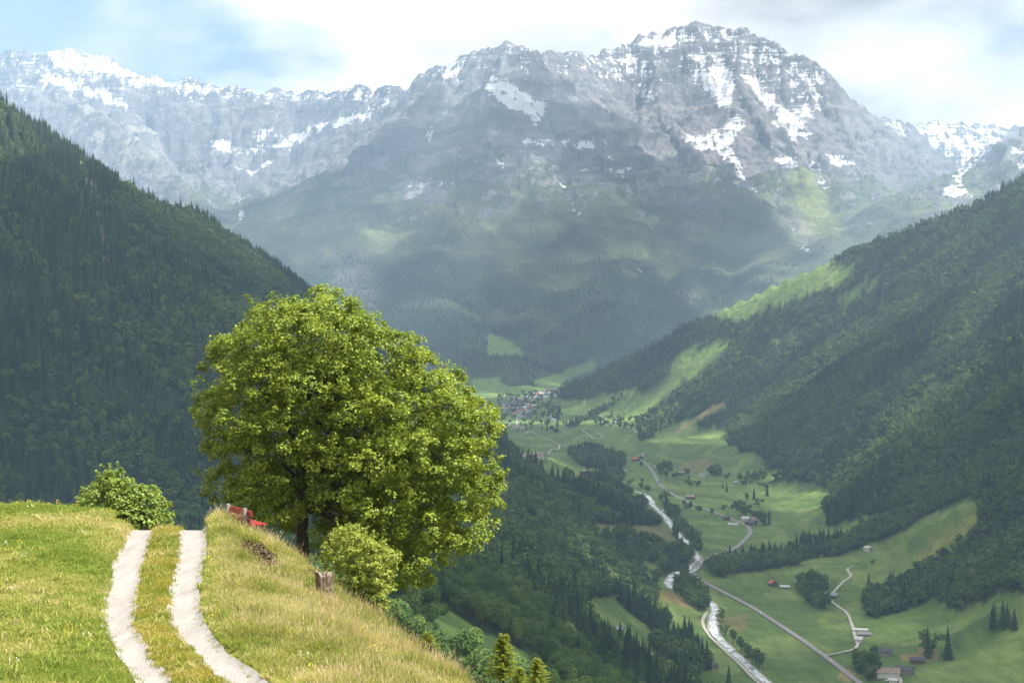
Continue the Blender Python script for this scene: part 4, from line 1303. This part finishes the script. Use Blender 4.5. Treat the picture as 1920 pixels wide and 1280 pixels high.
def crown(outline, d0, half_depth, lobe_r, clump_r, n_per, size, seed, tries=9000, hollow=None, shoots=90, gap=0.16):
    """outline -> round volume -> boughs (lobes) -> twig clumps on the boughs -> leaves"""
    r = np.random.default_rng(seed)
    outline = np.asarray(outline, float)
    lo, hi = outline.min(0), outline.max(0)
    uv = r.uniform(lo, hi, (tries, 2))
    uv = uv[inside(outline, uv[:, 0], uv[:, 1])]
    t = np.full(len(uv), 1e9)
    for p, q in zip(outline, np.roll(outline, -1, 0)):
        e = q - p; k = np.clip(((uv - p) @ e) / (e @ e), 0, 1)
        t = np.minimum(t, np.linalg.norm(uv - p - k[:, None] * e, axis=1))
    T = t.max() * 0.95
    ppm = FPX / d0
    lr = lobe_r * r.uniform(0.55, 1.25, len(uv))
    m = t > lr * ppm * 0.72; uv, t, lr = uv[m], t[m], lr[m]
    hd = np.maximum(half_depth * np.sqrt(1 - (1 - np.minimum(t / T, 1)) ** 2) - lr * 0.5, 0.05)
    w = np.where(r.random(len(uv)) < 0.62, -1, 1) * hd * np.where(r.random(len(uv)) < 0.25, r.uniform(0, 0.7, len(uv)), r.uniform(0.7, 1.0, len(uv)))
    if hollow is not None:                      # no boughs in front of the lower trunk
        m = ~(inside(hollow, uv[:, 0], uv[:, 1]) & (w < 1.0)); uv, w, lr = uv[m], w[m], lr[m]
    P = at(uv[:, 0], uv[:, 1], d0) * ((d0 + w) / d0)[:, None]
    k = spaced(P, lobe_r * 0.98); P, lr = P[k], lr[k]
    cs, os_ = [], []
    for c, R_ in zip(P, lr):
        n = int(3.2 * (R_ / clump_r) ** 2) + 3
        d = r.normal(0, 1, (n, 3)); d /= np.linalg.norm(d, axis=1)[:, None]
        d = d[d[:, 2] > -0.55]
        q = c + d * np.array([1, 1, 0.72]) * (R_ * np.where(r.random(len(d)) < 0.12, r.uniform(0.3, 0.8, len(d)), r.uniform(0.85, 1.08, len(d))))[:, None]
        ins = np.zeros(len(q), bool)
        for c2, R2 in zip(P, lr):
            if c2 is not c: ins |= np.sum(((q - c2) / np.array([1, 1, 0.72])) ** 2, 1) < (0.72 * R2) ** 2
        g = r.random(len(q)) < gap
        q, d = q[~ins & ~g], d[~ins & ~g]
        cs.append(q); os_.append(d)
    cs = np.concatenate(cs); ow = np.concatenate(os_)
    rad = clump_r * r.uniform(0.6, 1.35, len(cs))
    kk = r.choice(len(cs), shoots); L = clump_r * r.uniform(0.9, 2.4, shoots)
    dr = ow[kk] + np.array([0, 0, 0.45]) + r.normal(0, 0.35, (shoots, 3)); dr /= np.linalg.norm(dr, axis=1)[:, None]
    ext = np.concatenate([cs[kk] + dr * (L * f)[:, None] for f in (0.5, 0.8, 1.1)])
    V, F = leaves(cs, rad, ow, n_per, size, r)
    V2, F2 = leaves(ext, np.full(len(ext), clump_r * 0.45), np.tile(ow[kk], (3, 1)), max(5, n_per // 4), size, r)
    F = np.concatenate([F, F2 + len(V)]); V = np.concatenate([V, V2])
    print('CROWN', len(P), len(cs), len(F))
    return P, V, F


def limbs(b, base, fork, tips, r, r0, r1, mid_lift=0.2):
    for tp in tips:
        f = np.array(fork); tp = np.array(tp)
        L = np.linalg.norm(tp - f)
        m1 = f + (tp - f) * 0.33 + np.array([0, 0, mid_lift * L]) + r.normal(0, 0.05 * L, 3)
        m2 = f + (tp - f) * 0.68 + np.array([0, 0, mid_lift * 0.8 * L]) + r.normal(0, 0.05 * L, 3)
        rr = r0 * r.uniform(0.55, 1.0)
        b.tube([f, m1, m2, tp], [rr, rr * 0.6, rr * 0.34, r1], 6, 0, False)


maple_outline = [(606, 518), (636, 538), (664, 565), (700, 590), (738, 598), (770, 628), (790, 655), (835, 672), (862, 690), (880, 728), (915, 752), (926, 775), (932, 815), (922, 842), (938, 862), (942, 905), (940, 940), (914, 958), (918, 992), (896, 1032), (900, 1050), (860, 1062), (830, 1080),
                 (812, 1115), (775, 1130), (735, 1105), (690, 1090), (640, 1075), (600, 1060), (585, 1000), (570, 950), (545, 1005), (500, 1015), (448, 1005), (408, 975), (398, 905), (398, 860), (390, 820), (377, 795), (385, 740), (378, 690), (408, 655), (418, 632), (445, 605), (480, 570), (500, 558), (545, 560), (575, 540)]
MD = 60.0
P, V, F = crown(maple_outline, MD, 4.4, 1.15, 0.27, 58, 0.098, 5, 9000, [(536, 888), (606, 884), (616, 960), (606, 1060), (536, 1060), (524, 985)], 260, 0.14)
maple = empty('maple_tree', at(568, 1048, MD))
tag(maple, 'large round crowned maple on the hill edge behind the red bench', 'tree')
base = Vector(maple.location)
lf = link('crown', mesh_np('crown', V - np.array(base), F, M_MAPLE), maple)
r_ = np.random.default_rng(9)
b = MB()
tr_pts = [at(u, v, MD) - np.array(base) for u, v in ((566, 1080), (568, 1045), (567, 1000), (568, 950), (570, 905), (584, 850), (600, 780), (612, 700), (610, 620))]
b.tube(tr_pts, [0.30, 0.24, 0.20, 0.195, 0.19, 0.16, 0.12, 0.08, 0.03], 10)
b.build('trunk', M_BARK_BIG, maple, sm=True)
sel = P[r_.choice(len(P), 90, replace=len(P) < 90)] - np.array(base)
forks = [np.array(p) for p in tr_pts[3:8]]
for j, tp in enumerate(sel):
    k = int(np.clip(np.interp(tp[2], [1.0, 8.5], [0, 4.4]), 0, 4))
    bb = MB() if j % 9 == 0 else bb
    limbs(bb, None, forks[k], [tp], r_, 0.085, 0.012, 0.10)
    if j % 9 == 8: bb.build('branch', M_BARK_BIG, maple, sm=True)

bush_outline = [(146, 945), (152, 930), (166, 915), (172, 897), (192, 884), (225, 878), (245, 893), (254, 908), (284, 905), (300, 925), (316, 950), (332, 974), (320, 1010), (270, 1010), (230, 1000), (180, 980)]
P, V, F = crown(bush_outline, 54.5, 1.1, 0.50, 0.15, 30, 0.085, 15, 5000, None, 60, 0.12)
bush = empty('maple_bush', at(235, 1015, 54.5)); tag(bush, 'round green bush behind the meadow edge, left of the lane crest', 'bush')
bb_ = np.array(bush.location)
link('crown', mesh_np('crown', V - bb_, F, M_BUSHLEAF), bush)
b = MB(); limbs(b, None, (0, 0, -0.2), P[r_.choice(len(P), 16)] - bb_, r_, 0.05, 0.008, 0.05); b.build('stems', M_BARK, bush)

shrub_outline = [(598, 1034), (612, 1010), (622, 1000), (632, 982), (655, 976), (675, 984), (692, 998), (718, 1010), (736, 1034), (752, 1044), (738, 1070), (746, 1098), (724, 1122), (706, 1146), (690, 1160), (668, 1142), (648, 1110), (628, 1082), (604, 1060)]
P, V, F = crown(shrub_outline, 45.0, 0.9, 0.36, 0.10, 24, 0.052, 25, 6000, None, 170, 0.12)
sb = at(688, 1165, 45.0)
shrub = empty('hazel_shrub', sb); tag(shrub, 'bright yellow green shrub beside the tree stump', 'shrub')
link('crown', mesh_np('crown', V - sb, F, M_SHRUB), shrub)
b = MB(); limbs(b, None, (0, 0, -0.3), P[r_.choice(len(P), 22)] - sb, r_, 0.03, 0.005, 0.05); b.build('stems', M_BARK, shrub)


def sapling(u, v_top, v_base, d, label, seed, wide=0.34, mat=None):
    """young conifer: whorls of drooping needle sprays"""
    r = np.random.default_rng(seed)
    p0 = at(u, v_base, d); H = at(u, v_top, d)[2] - p0[2]
    o = empty('conifer_sapling', p0); tag(o, label, 'sapling', 'young conifers on the hill edge')
    b = MB(); b.tube([(0, 0, -0.2), (0, 0, H * 0.6), (0, 0, H)], [0.03, 0.018, 0.005], 6); b.build('trunk', M_BARK, o)
    Vs, Fs = [], []
    nw = 17
    for w in range(nw):
        L = H * wide * (1 - w / nw) ** 0.8 + 0.04
        for k in range(7):
            z = H * (0.05 + 0.92 * (w + r.uniform(-0.6, 0.6)) / nw)
            an = 2 * math.pi * k / 8 + r.uniform(-0.4, 0.4); ll = L * r.uniform(0.7, 1.15)
            for s_ in np.linspace(0.12, 1.0, 9):
                c = np.array([math.cos(an) * ll * s_, math.sin(an) * ll * s_, z + 0.25 * ll * s_ - 0.1 * ll * s_ * s_])
                for sd in (-1, 1):
                    for q in range(2):
                        dr = np.array([math.cos(an + sd * 0.8), math.sin(an + sd * 0.8), 0.25 + r.normal(0, 0.35)]); tl = 0.085 * H * (1.1 - 0.5 * s_) * r.uniform(0.7, 1.3)
                        up = np.cross(dr, (0, 0, 1)) * 0.16 * tl + np.array([0, 0, r.normal(0, 0.10)]) * tl
                        i = len(Vs); Vs += [c - up, c + up, c + dr * tl]; Fs.append((i, i + 1, i + 2))
    link('crown', mesh_np('crown', np.array(Vs), np.array(Fs), mat or M_SAPLING), o)


sapling(944, 1186, 1275, 37.0, 'young conifer with a pointed tip at the grassy hill edge', 1, 0.36)
sapling(1008, 1232, 1300, 34.0, 'lower yellowish young conifer at the bottom edge of the picture', 2, 0.5)
sapling(975, 1250, 1300, 35.0, 'tiny conifer between the two larger young conifers', 4, 0.5)
sapling(802, 1183, 1225, 39.5, 'small bushy conifer seedling halfway along the hill edge', 3, 0.6)

# --- tree stump
M_STUMP = simple_mat('weathered_wood', (0.115, 0.085, 0.060), 0.9, 0.75, 9.0, 0.1, 0.9, 0.03)
M_CUT = simple_mat('cut_wood', (0.21, 0.175, 0.135), 0.9, 0.5, 14.0, 0.1, 0.5, 0.02)
_ys = np.linspace(33, 46, 800); _a1, _e1 = ray(609, 1136)
_k = int(np.argmax(hill_z(_a1 * _ys, _ys) >= _e1 * _ys))
s0 = np.array([_a1 * _ys[_k], _ys[_k], hill_z(_a1 * _ys[_k], _ys[_k]) - 0.03])
stump = empty('tree_stump', s0); tag(stump, 'weathered broken tree stump on the grassy bank beside the shrub', 'stump')
b = MB(); seg, rings_ = 28, []
hs = [-0.35, 0.0, 0.12, 0.28, 0.45, 0.62, 0.76, 0.84]
for j, h in enumerate(hs):
    ring = []
    for k in range(seg):
        an = 2 * math.pi * k / seg
        flare = 1.0 + 0.9 * max(0, 0.3 - h) ** 1.3 * (1 + 1.4 * max(0, math.cos(an + 0.5)) ** 2)
        rr = 0.205 * flare * (1 + 0.10 * math.sin(3 * an + 1) + 0.07 * math.sin(7 * an + h * 2) + 0.05 * math.sin(13 * an))
        zz = h + (0.035 * math.sin(an * 2 + 0.6) + 0.03 * math.sin(5 * an) + 0.02 * math.sin(9 * an) - 0.03 * math.cos(an) if j >= 6 else 0)
        ring.append((rr * math.cos(an) - 0.05 * h, rr * math.sin(an), zz))
    rings_.append(ring)
n0 = 0
for ring in rings_: b.v += ring
for j in range(len(hs) - 1):
    for k in range(seg):
        b.f.append((j * seg + k, j * seg + (k + 1) % seg, (j + 1) * seg + (k + 1) % seg, (j + 1) * seg + k)); b.m.append(0)
b.build('bark', M_STUMP, stump)
b = MB(); top = rings_[-1]; inner_r = [(x * 0.45, y * 0.45, z - 0.07) for x, y, z in top]; cen_p = (-0.04, 0, 0.74)
for k in range(seg):
    k2 = (k + 1) % seg
    b.poly([top[k], top[k2], inner_r[k2], inner_r[k]]); b.poly([inner_r[k], inner_r[k2], cen_p])
b.build('broken_top', M_CUT, stump)
b = MB(); b.tube([(0.16, -0.08, 0.12), (0.26, -0.14, -0.10), (0.36, -0.22, -0.36)], [0.09, 0.075, 0.04], 8); b.build('root', M_STUMP, stump, sm=True)
b = MB(); b.tube([(0.06, 0.14, 0.60), (0.07, 0.15, 0.80), (0.07, 0.16, 0.86)], [0.10, 0.09, 0.06], 8); b.build('splinter', M_CUT, stump)

# --- red bench
M_RED = simple_mat('red_paint', (0.24, 0.022, 0.020), 0.45, 0.2, 5.0, 0.4, 0.2, 0.01)
M_POST = simple_mat('weathered_post', (0.24, 0.215, 0.18), 0.85, 0.3, 12.0, 0.2, 0.5, 0.01)
p_far, p_near = at(428, 985, 50.6), at(459, 985, 49.5)
ctr = (p_far + p_near) / 2
ctr[2] = at(440, 953, 50.0)[2] - 0.86
axis = (p_near - p_far)[:2]; L_ = np.linalg.norm(axis); ang = math.atan2(axis[1], axis[0])
bench = empty('bench', ctr, ang); tag(bench, 'red wooden bench with pale posts in the grass under the maple', 'bench')
zb = at(440, 950, 50.0)[2] - ctr[2]   # height of the top of the backrest
hl = L_ / 2
for sx in (-1, 1):
    m = MB(); m.box((sx * hl, 0.0, zb / 2 - 0.12), (0.12, 0.09, zb + 0.28), None, 0, 0.96); m.build('post', M_POST, bench)
    m = MB(); m.box((sx * hl, 0.42, 0.14), (0.10, 0.10, 0.62)); m.build('leg', M_POST, bench)
    m = MB(); m.box((sx * hl, 0.24, 0.40), (0.07, 0.46, 0.08)); m.build('seat_bearer', M_POST, bench)
for zz in (zb - 0.12, zb - 0.36):
    m = MB(); m.box((0.08, 0.068, zz), (2 * hl + 0.55, 0.04, 0.17)); m.build('back_board', M_RED, bench)
for k in range(3):
    m = MB(); m.box((0.08, 0.16 + 0.155 * k, 0.462), (2 * hl + 0.55, 0.135, 0.04)); m.build('seat_board', M_RED, bench)

# --- heap of dry brush on the bank
M_BRUSH = simple_mat('dry_brush', (0.105, 0.080, 0.045), 0.95, 0.7, 8.0, 0.05, 0.5, 0.02)
uvp = rng.uniform((430, 1012), (540, 1090), (5200, 2))
uvp = uvp[inside(heap_poly, uvp[:, 0] + rng.normal(0, 3, len(uvp)), uvp[:, 1] + rng.normal(0, 2.5, len(uvp)))]
# put on the bank: march along each line of sight
yy = np.linspace(34, 56, 500)
pts = []
for u, v in uvp:
    a_, e_ = ray(u, v); zz = hill_z(a_ * yy, yy); k = np.argmax(zz >= e_ * yy)
    if k: pts.append((float(a_ * yy[k]), yy[k], float(zz[k])))
pts = np.array(pts); ht = np.abs(rng.normal(0, 0.06, len(pts))); pts[:, 2] += ht
Vb, Fb = leaves(pts, np.full(len(pts), 0.05), np.zeros((len(pts), 3)), 4, 0.060, rng)
tag(link('dry_brush_patch', mesh_np('dry_brush_patch', Vb, Fb, M_BRUSH)), 'patch of dark brown dry brush and earth on the grassy bank', 'brush', kind='stuff')

# ------------------------------------------------------------------ buildings
WALLS = {'white': simple_mat('white_plaster', (0.62, 0.60, 0.56), 0.9, 0.1, 0.5), 'wood': simple_mat('brown_timber', (0.13, 0.085, 0.055), 0.9, 0.3, 1.0), 'grey': simple_mat('grey_timber', (0.24, 0.22, 0.20), 0.9, 0.25, 1.0)}
ROOFS = {'grey': simple_mat('grey_roof', (0.24, 0.25, 0.27), 0.8, 0.2, 0.6), 'dark': simple_mat('dark_roof', (0.07, 0.07, 0.08), 0.7, 0.25, 0.6), 'red': simple_mat('red_roof', (0.42, 0.12, 0.085), 0.8, 0.2, 0.6), 'brown': simple_mat('brown_roof', (0.26, 0.20, 0.17), 0.85, 0.2, 0.6),
         'pale': simple_mat('pale_roof', (0.50, 0.50, 0.49), 0.6, 0.15, 0.6)}
M_PANE = simple_mat('window_glass', (0.04, 0.05, 0.06), 0.15, 0.1, 1.0, 0.5)
_cache = {}


def house_parts(w, l, h, roof_h, wall, roof):
    key = (w, l, h, roof_h, wall, roof)
    if key in _cache: return _cache[key]
    m = MB(); x, y = w / 2, l / 2
    m.box((0, 0, h / 2 - 1.5), (w, l, h + 3))
    for s in (-1, 1): m.poly([(-x, s * y, h), (x, s * y, h), (0, s * y, h + roof_h * 0.96)][::s])
    wl_me = m.mesh('wall', WALLS[wall])
    m = MB(); ov = 0.9; k = roof_h / x
    for s in (-1, 1):
        a, bq = (s * (x + ov), h - ov * k), (0, h + roof_h)
        q = [(a[0], -y - ov, a[1]), (a[0], y + ov, a[1]), (bq[0], y + ov, bq[1]), (bq[0], -y - ov, bq[1])]
        up = [(p[0], p[1], p[2] + 0.30) for p in q]
        m.poly(up if s > 0 else up[::-1]); m.poly(q if s < 0 else q[::-1])
        for i in range(4): m.poly([q[i], q[(i + 1) % 4], up[(i + 1) % 4], up[i]])
    rf = m.mesh('roof', ROOFS[roof])
    m = MB(); m.box((x * 0.35, y * 0.3, h + roof_h * 0.95), (0.8, 0.8, 1.6)); ch = m.mesh('chimney', WALLS['grey'])
    m = MB(); m.box((0, 0, 0), (1.2, 0.12, 1.3)); wi = m.mesh('window', M_PANE)
    m = MB(); m.box((0, 0, 0), (2.4, 0.14, 2.6)); dr = m.mesh('door', WALLS['wood'])
    _cache[key] = (wl_me, rf, ch, wi, dr)
    return _cache[key]


def house(u, v, w, l, h, roof_h, wall, roof, rz, label, group=None, detail=True, name='house', cat='house'):
    p = hit([u], [v])[0]
    p[2] = land_z(p[0], p[1])[0]
    o = empty(name, p, R(rz)); tag(o, label, cat, group)
    wl_me, rf, ch, wi, dr = house_parts(w, l, h, roof_h, wall, roof)
    link('wall', wl_me, o); r_o = link('roof', rf, o)
    if detail:
        if cat != 'barn': link('chimney', ch, r_o)
        for s in (-1, 1):
            for xx in (-w * 0.27, w * 0.27):
                c = link('window', wi, o, (xx, s * (l / 2 + 0.02), h * 0.55))
        link('door', dr, o, (0, -l / 2 - 0.03, 1.3))
    return o


HOUSES = [
    (1628, 1031, 9, 11, 4, 2.2, 'white', 'pale', 30, 'small pale roofed hut at the top of the winding farm track', 'hut', 'barn'),
    (1526, 1082, 7, 8, 4.5, 2.5, 'wood', 'red', 20, 'small red roofed cabin beside a dark spruce on the right meadow', 'cabin', 'house'),
    (1449, 1098, 9, 10, 4.5, 3, 'wood', 'red', 15, 'red roofed house in the green field right of the road', 'house', 'house'),
    (1472, 1103, 7, 11, 3, 1.5, 'grey', 'pale', 75, 'low pale shed beside the red roofed house', 'shed', 'barn'),
    (1557, 1120, 11, 17, 4, 2.4, 'wood', 'grey', 70, 'long barn with a light roof at the bend of the farm track', 'barn', 'barn'),
    (1614, 1184, 5, 15, 3, 1.2, 'white', 'pale', 80, 'long white roofed shed at the foot of the tree belt', 'shed', 'barn'),
    (1620, 1192, 6, 14, 3, 1.4, 'grey', 'grey', 85, 'grey open shed below the long white roofed shed', 'shed', 'barn'),
    (1611, 1203, 6, 8, 4, 2, 'white', 'pale', 60, 'small white farm building on the pale yard by the track', 'farm_building', 'house'),
    (1660, 1228, 12, 13, 5, 2.8, 'grey', 'dark', 75, 'grey house with a dark roof left of the bare tan field', 'house', 'house'),
    (1720, 1242, 9, 14, 4, 2.2, 'wood', 'dark', 85, 'dark timber barn on the edge of the bare tan field', 'barn', 'barn'),
    (1665, 1268, 15, 22, 5.5, 3.6, 'white', 'brown', 80, 'large farmhouse with a wide brown roof near the lower right', 'farmhouse', 'house'),
    (1695, 1262, 12, 18, 5, 3, 'grey', 'dark', 55, 'dark roofed barn right behind the large brown roofed farmhouse', 'barn', 'barn'),
    (1675, 1279, 5, 8, 3, 1.2, 'white', 'pale', 70, 'small white outbuilding in front of the large farmhouse', 'outbuilding', 'barn'),
    (1161, 1184, 6, 7, 3.2, 1.8, 'wood', 'grey', 70, 'lone grey roofed hut on the sloping meadow left of the river', 'hut', 'barn'),
    (1256, 1158, 6, 7, 3.5, 2, 'white', 'pale', 60, 'pale hut tucked into the trees left of the river', 'hut', 'barn'),
    (1338, 1251, 7, 8, 4, 2.2, 'grey', 'grey', 20, 'grey hut at the end of the tree belt left of the river', 'hut', 'barn'),
    (1293, 1271, 7, 10, 3.5, 2, 'grey', 'grey', 75, 'grey roofed barn at the bottom edge, left of the river', 'barn', 'barn'),
    (1295, 935, 11, 15, 5, 3, 'wood', 'brown', 70, 'farmhouse with a beige roof standing alone above the straight road', 'farmhouse', 'house'),
    (1408, 984, 13, 17, 5, 3.2, 'wood', 'dark', 60, 'large dark roofed farmhouse beside the road bend', 'farmhouse', 'house'),
    (1416, 978, 10, 12, 5, 3, 'white', 'brown', 20, 'brown roofed house behind the dark farmhouse at the road bend', 'house', 'house'),
    (1398, 975, 9, 12, 4, 2.5, 'white', 'pale', 75, 'pale roofed house left of the dark farmhouse at the road bend', 'house', 'house'),
    (1374, 985, 6, 15, 3, 1.2, 'white', 'pale', 85, 'long white shed on the inside of the road bend', 'shed', 'barn'),
    (1362, 975, 8, 9, 4, 2.5, 'wood', 'dark', 40, 'small dark house on the road just before the bend', 'house', 'house'),
    (1278, 890, 10, 13, 5, 3, 'wood', 'brown', 75, 'brown timber house on the straight side lane', 'house', 'house'),
    (1287, 884, 9, 10, 5, 3, 'wood', 'dark', 30, 'dark house just above the brown timber house on the side lane', 'house', 'house'),
    (1319, 893, 10, 12, 5, 3, 'white', 'grey', 40, 'white house at the far end of the straight side lane', 'house', 'house'),
    (1192, 864, 11, 14, 5, 3, 'wood', 'red', 60, 'red roofed house at the top of the curving road', 'house', 'house'),
    (1200, 860, 9, 11, 5, 3, 'wood', 'brown', 20, 'brown house right behind the red roofed house at the curving road', 'house', 'house'),
    (1206, 855, 8, 9, 4, 2.5, 'white', 'grey', 45, 'pale small house uphill of the red roofed house at the curving road', 'house', 'house'),
    (1157, 873, 11, 12, 6, 3, 'white', 'pale', 30, 'white house inside the dark grove left of the curving road', 'house', 'house'),
    (1170, 887, 9, 10, 5, 2.5, 'white', 'pale', 70, 'small white house at the lower edge of the dark grove', 'house', 'house'),
    (1236, 906, 8, 9, 4, 2.2, 'white', 'grey', 20, 'small white house on the right of the road curve', 'house', 'house'),
    (1229, 875, 9, 9, 5, 2.5, 'white', 'dark', 30, 'white house by two dark trees beside the curving road', 'house', 'house'),
    (1099, 886, 9, 14, 4, 2.2, 'grey', 'brown', 80, 'beige barn alone in the tan field', 'barn', 'barn'),
    (1246, 960, 6, 8, 3, 1.6, 'white', 'pale', 80, 'tiny white shed in the field between the river and the road', 'shed', 'barn'),
    (1380, 907, 7, 9, 3.5, 2, 'grey', 'grey', 80, 'grey hut high in the fields under the right wood', 'hut', 'barn'),
    (1158, 793, 10, 14, 4, 2.5, 'white', 'pale', 80, 'pale barn on the terraced meadow right of the village', 'barn', 'barn'),
]
for u, v, w, l, h, rh, wa, ro, rz, lab, nm, cat in HOUSES:
    house(u, v, w, l, h, rh, wa, ro, rz, lab, None, True, nm, cat)
hr = np.random.default_rng(12)
VILLAGE = [(930, 772), (950, 752), (968, 742), (1000, 738), (1040, 728), (1056, 730), (1048, 740), (1005, 752), (998, 772), (1000, 782), (978, 784), (955, 776)]
cnt = 0; spots = []
while cnt < 85:
    u, v = hr.uniform((928, 726), (1058, 786))
    if not inside(VILLAGE, np.array([u]), np.array([v]))[0] or any(abs(u - a_) < 4.2 and abs(v - b_) < 2.0 for a_, b_ in spots): 
        spots_try = cnt; 
        if hr.random() < 0.0005: break
        continue
    spots.append((u, v)); cnt += 1
    w = (9, 11, 13)[hr.integers(3)]; l = w + (2, 5)[hr.integers(2)]
    house(u, v, w, l, 6, 3.4, ('white', 'white', 'grey')[hr.integers(3)], ('grey', 'dark', 'brown', 'pale', 'grey', 'dark', 'brown', 'red')[hr.integers(8)], hr.uniform(0, 180),
          'pale house in the cluster of the distant village at the foot of the mountain', 'village houses', False)
for u, v in [(1026, 782), (1030, 786), (1035, 784), (1031, 778), (1038, 789)]:
    house(u, v, 11, 13, 5.5, 3, 'white', 'grey', hr.uniform(0, 180), 'house of the small hamlet in the meadow right of the village', 'hamlet houses', False)
for u, v in [(972, 806), (980, 803), (966, 803), (988, 812)]:
    house(u, v, 11, 14, 5, 3, 'white', 'brown', hr.uniform(0, 180), 'house at the road bend just below the village', 'houses below the village', False)
for u, v in [(975, 862), (985, 858), (998, 860), (1010, 858), (1020, 855), (968, 856)]:
    house(u, v, 12, 15, 5, 3, ('white', 'grey')[hr.integers(2)], ('brown', 'grey')[hr.integers(2)], hr.uniform(0, 180), 'house of the hamlet at the wood edge right of the maple', 'hamlet at the wood edge', False)

# cars on the valley road
M_CAR = simple_mat('white_car_paint', (0.75, 0.75, 0.76), 0.3, 0.05, 1.0, 0.5)
M_TYRE = simple_mat('tyre', (0.02, 0.02, 0.02), 0.9, 0.1, 4.0)
for u, v, lab in ((1429, 1151, 'white car on the straight stretch of road beside the green field'), (1564, 1243, 'white car on the road below the farm track junction')):
    p = hit([u], [v])[0]
    j = int(np.argmin((road_P[:, 0] - p[0]) ** 2 + (road_P[:, 1] - p[1]) ** 2)); j = min(max(j, 1), len(road_P) - 2)
    t = road_P[j + 1] - road_P[j - 1]; an = math.atan2(t[1], t[0]); nx, ny = -t[1] / np.linalg.norm(t), t[0] / np.linalg.norm(t)
    q = road_P[j] + np.array([nx, ny]) * 1.7
    o = empty('car', (q[0], q[1], land_z(q[0], q[1])[0] + 0.95), an); tag(o, lab, 'car')
    m = MB(); m.box((0, 0, 0.62), (4.4, 1.8, 0.62), None, 0, 0.97); m.box((-0.2, 0, 1.2), (2.5, 1.65, 0.56), None, 0, 0.78); m.build('body', M_CAR, o)
    m = MB(); m.box((-0.2, 0, 1.17), (2.54, 1.68, 0.34), None, 0, 0.86); m.build('windows', M_PANE, o)
    for sx in (-1.35, 1.35):
        for sy in (-0.85, 0.85):
            m = MB(); m.tube([(sx, sy - 0.1, 0.33), (sx, sy + 0.1, 0.33)], [0.33, 0.33], 12); m.build('wheel', M_TYRE, o)

# ------------------------------------------------------------------ clouds overhead that shade the valley
M_CLOUD, nt, out = new_mat('cloud')
d_ = N(nt, 'ShaderNodeBsdfDiffuse', Color=(0.95, 0.95, 0.95, 1)); t_ = N(nt, 'ShaderNodeBsdfTranslucent', Color=(0.9, 0.9, 0.92, 1))
mx = N(nt, 'ShaderNodeMixShader'); mx.inputs[0].default_value = 0.5
nt.links.new(d_.outputs[0], mx.inputs[1]); nt.links.new(t_.outputs[0], mx.inputs[2])
tp = N(nt, 'ShaderNodeBsdfTransparent'); mx2 = N(nt, 'ShaderNodeMixShader'); mx2.inputs[0].default_value = 0.62
nt.links.new(mx.outputs[0], mx2.inputs[1]); nt.links.new(tp.outputs[0], mx2.inputs[2]); nt.links.new(mx2.outputs[0], out.inputs['Surface'])


def ico():
    import bmesh
    bm = bmesh.new(); bmesh.ops.create_icosphere(bm, subdivisions=3, radius=1.0)
    V = np.array([v.co[:] for v in bm.verts]); F = np.array([[v.index for v in f.verts] for f in bm.faces]); bm.free()
    return V, F


ICO_V, ICO_F = ico()


def cloud(shade, zg, zc, rad, n, seed):
    """cumulus standing where its shadow covers the ground outline"""
    r = np.random.default_rng(seed)
    sh = np.array([SUN_DIR.x, SUN_DIR.y]) / SUN_DIR.z * (zc - zg)
    poly = np.array(shade, float) + sh
    lo, hi = poly.min(0), poly.max(0)
    Vs, Fs = [], []; k = 0; got = 0; tries = 0
    while got < n and tries < 20000:
        tries += 1
        p = r.uniform(lo, hi)
        if not inside(poly, p[:1], p[1:])[0]: continue
        got += 1
        rr = rad * r.uniform(0.55, 1.15)
        if got % 3 == 0:                        # small puffs drift round the rim
            k2 = r.integers(len(poly)); f2 = r.random(); p = poly[k2] * f2 + poly[(k2 + 1) % len(poly)] * (1 - f2) + r.normal(0, rad * 0.8, 2); rr = rad * r.uniform(0.12, 0.40)
        disp = 1 + 0.22 * np.array([math.sin(3.1 * a + 2.3 * b_ + got) * math.cos(2.7 * c + got) for a, b_, c in ICO_V])
        V = ICO_V * disp[:, None] * rr * np.array([1, 1, 0.5]); V[:, 2] = np.where(V[:, 2] < 0, V[:, 2] * 0.35, V[:, 2])
        Vs.append(V + np.array([p[0], p[1], zc + r.uniform(0, 120)])); Fs.append(ICO_F + k); k += len(V)
    tag(link('cloud', mesh_np('cloud', np.concatenate(Vs), np.concatenate(Fs), M_CLOUD, True)), kind='structure')


#CLOUDS
cloud([(-3200, 7000), (300, 6500), (1100, 7200), (1350, 9000), (1150, 10200), (400, 10900), (-1200, 10600), (-2600, 9300)], 300, 2900, 300, 260, 2)
cloud([(-500, 420), (500, 380), (800, 1500), (850, 3000), (650, 4200), (400, 4900), (200, 6000), (-250, 6000), (-420, 3600), (-800, 2700), (-1050, 1500)], -250, 2900, 260, 270, 1)

# ------------------------------------------------------------------ haze
M_HAZE, nt, out = new_mat('haze')
pv_ = N(nt, 'ShaderNodeVolumePrincipled')
pv_.inputs['Color'].default_value = (0.47, 0.71, 1.0, 1)
pv_.inputs['Density'].default_value = 8.3e-5
pv_.inputs['Anisotropy'].default_value = 0.2
nt.links.new(pv_.outputs[0], out.inputs['Volume'])
zmin, zmax = float(min(GZ.min(), HZ.min())) - 1.5, float(GZ.max()) + 40
b = MB(); x0, x1_, y0, y1_ = -14500, 14500, -1500, 14250
b.box(((x0 + x1_) / 2, (y0 + y1_) / 2, (zmin + zmax) / 2), (x1_ - x0, y1_ - y0, zmax - zmin))
tag(b.build('haze', M_HAZE), kind='stuff')
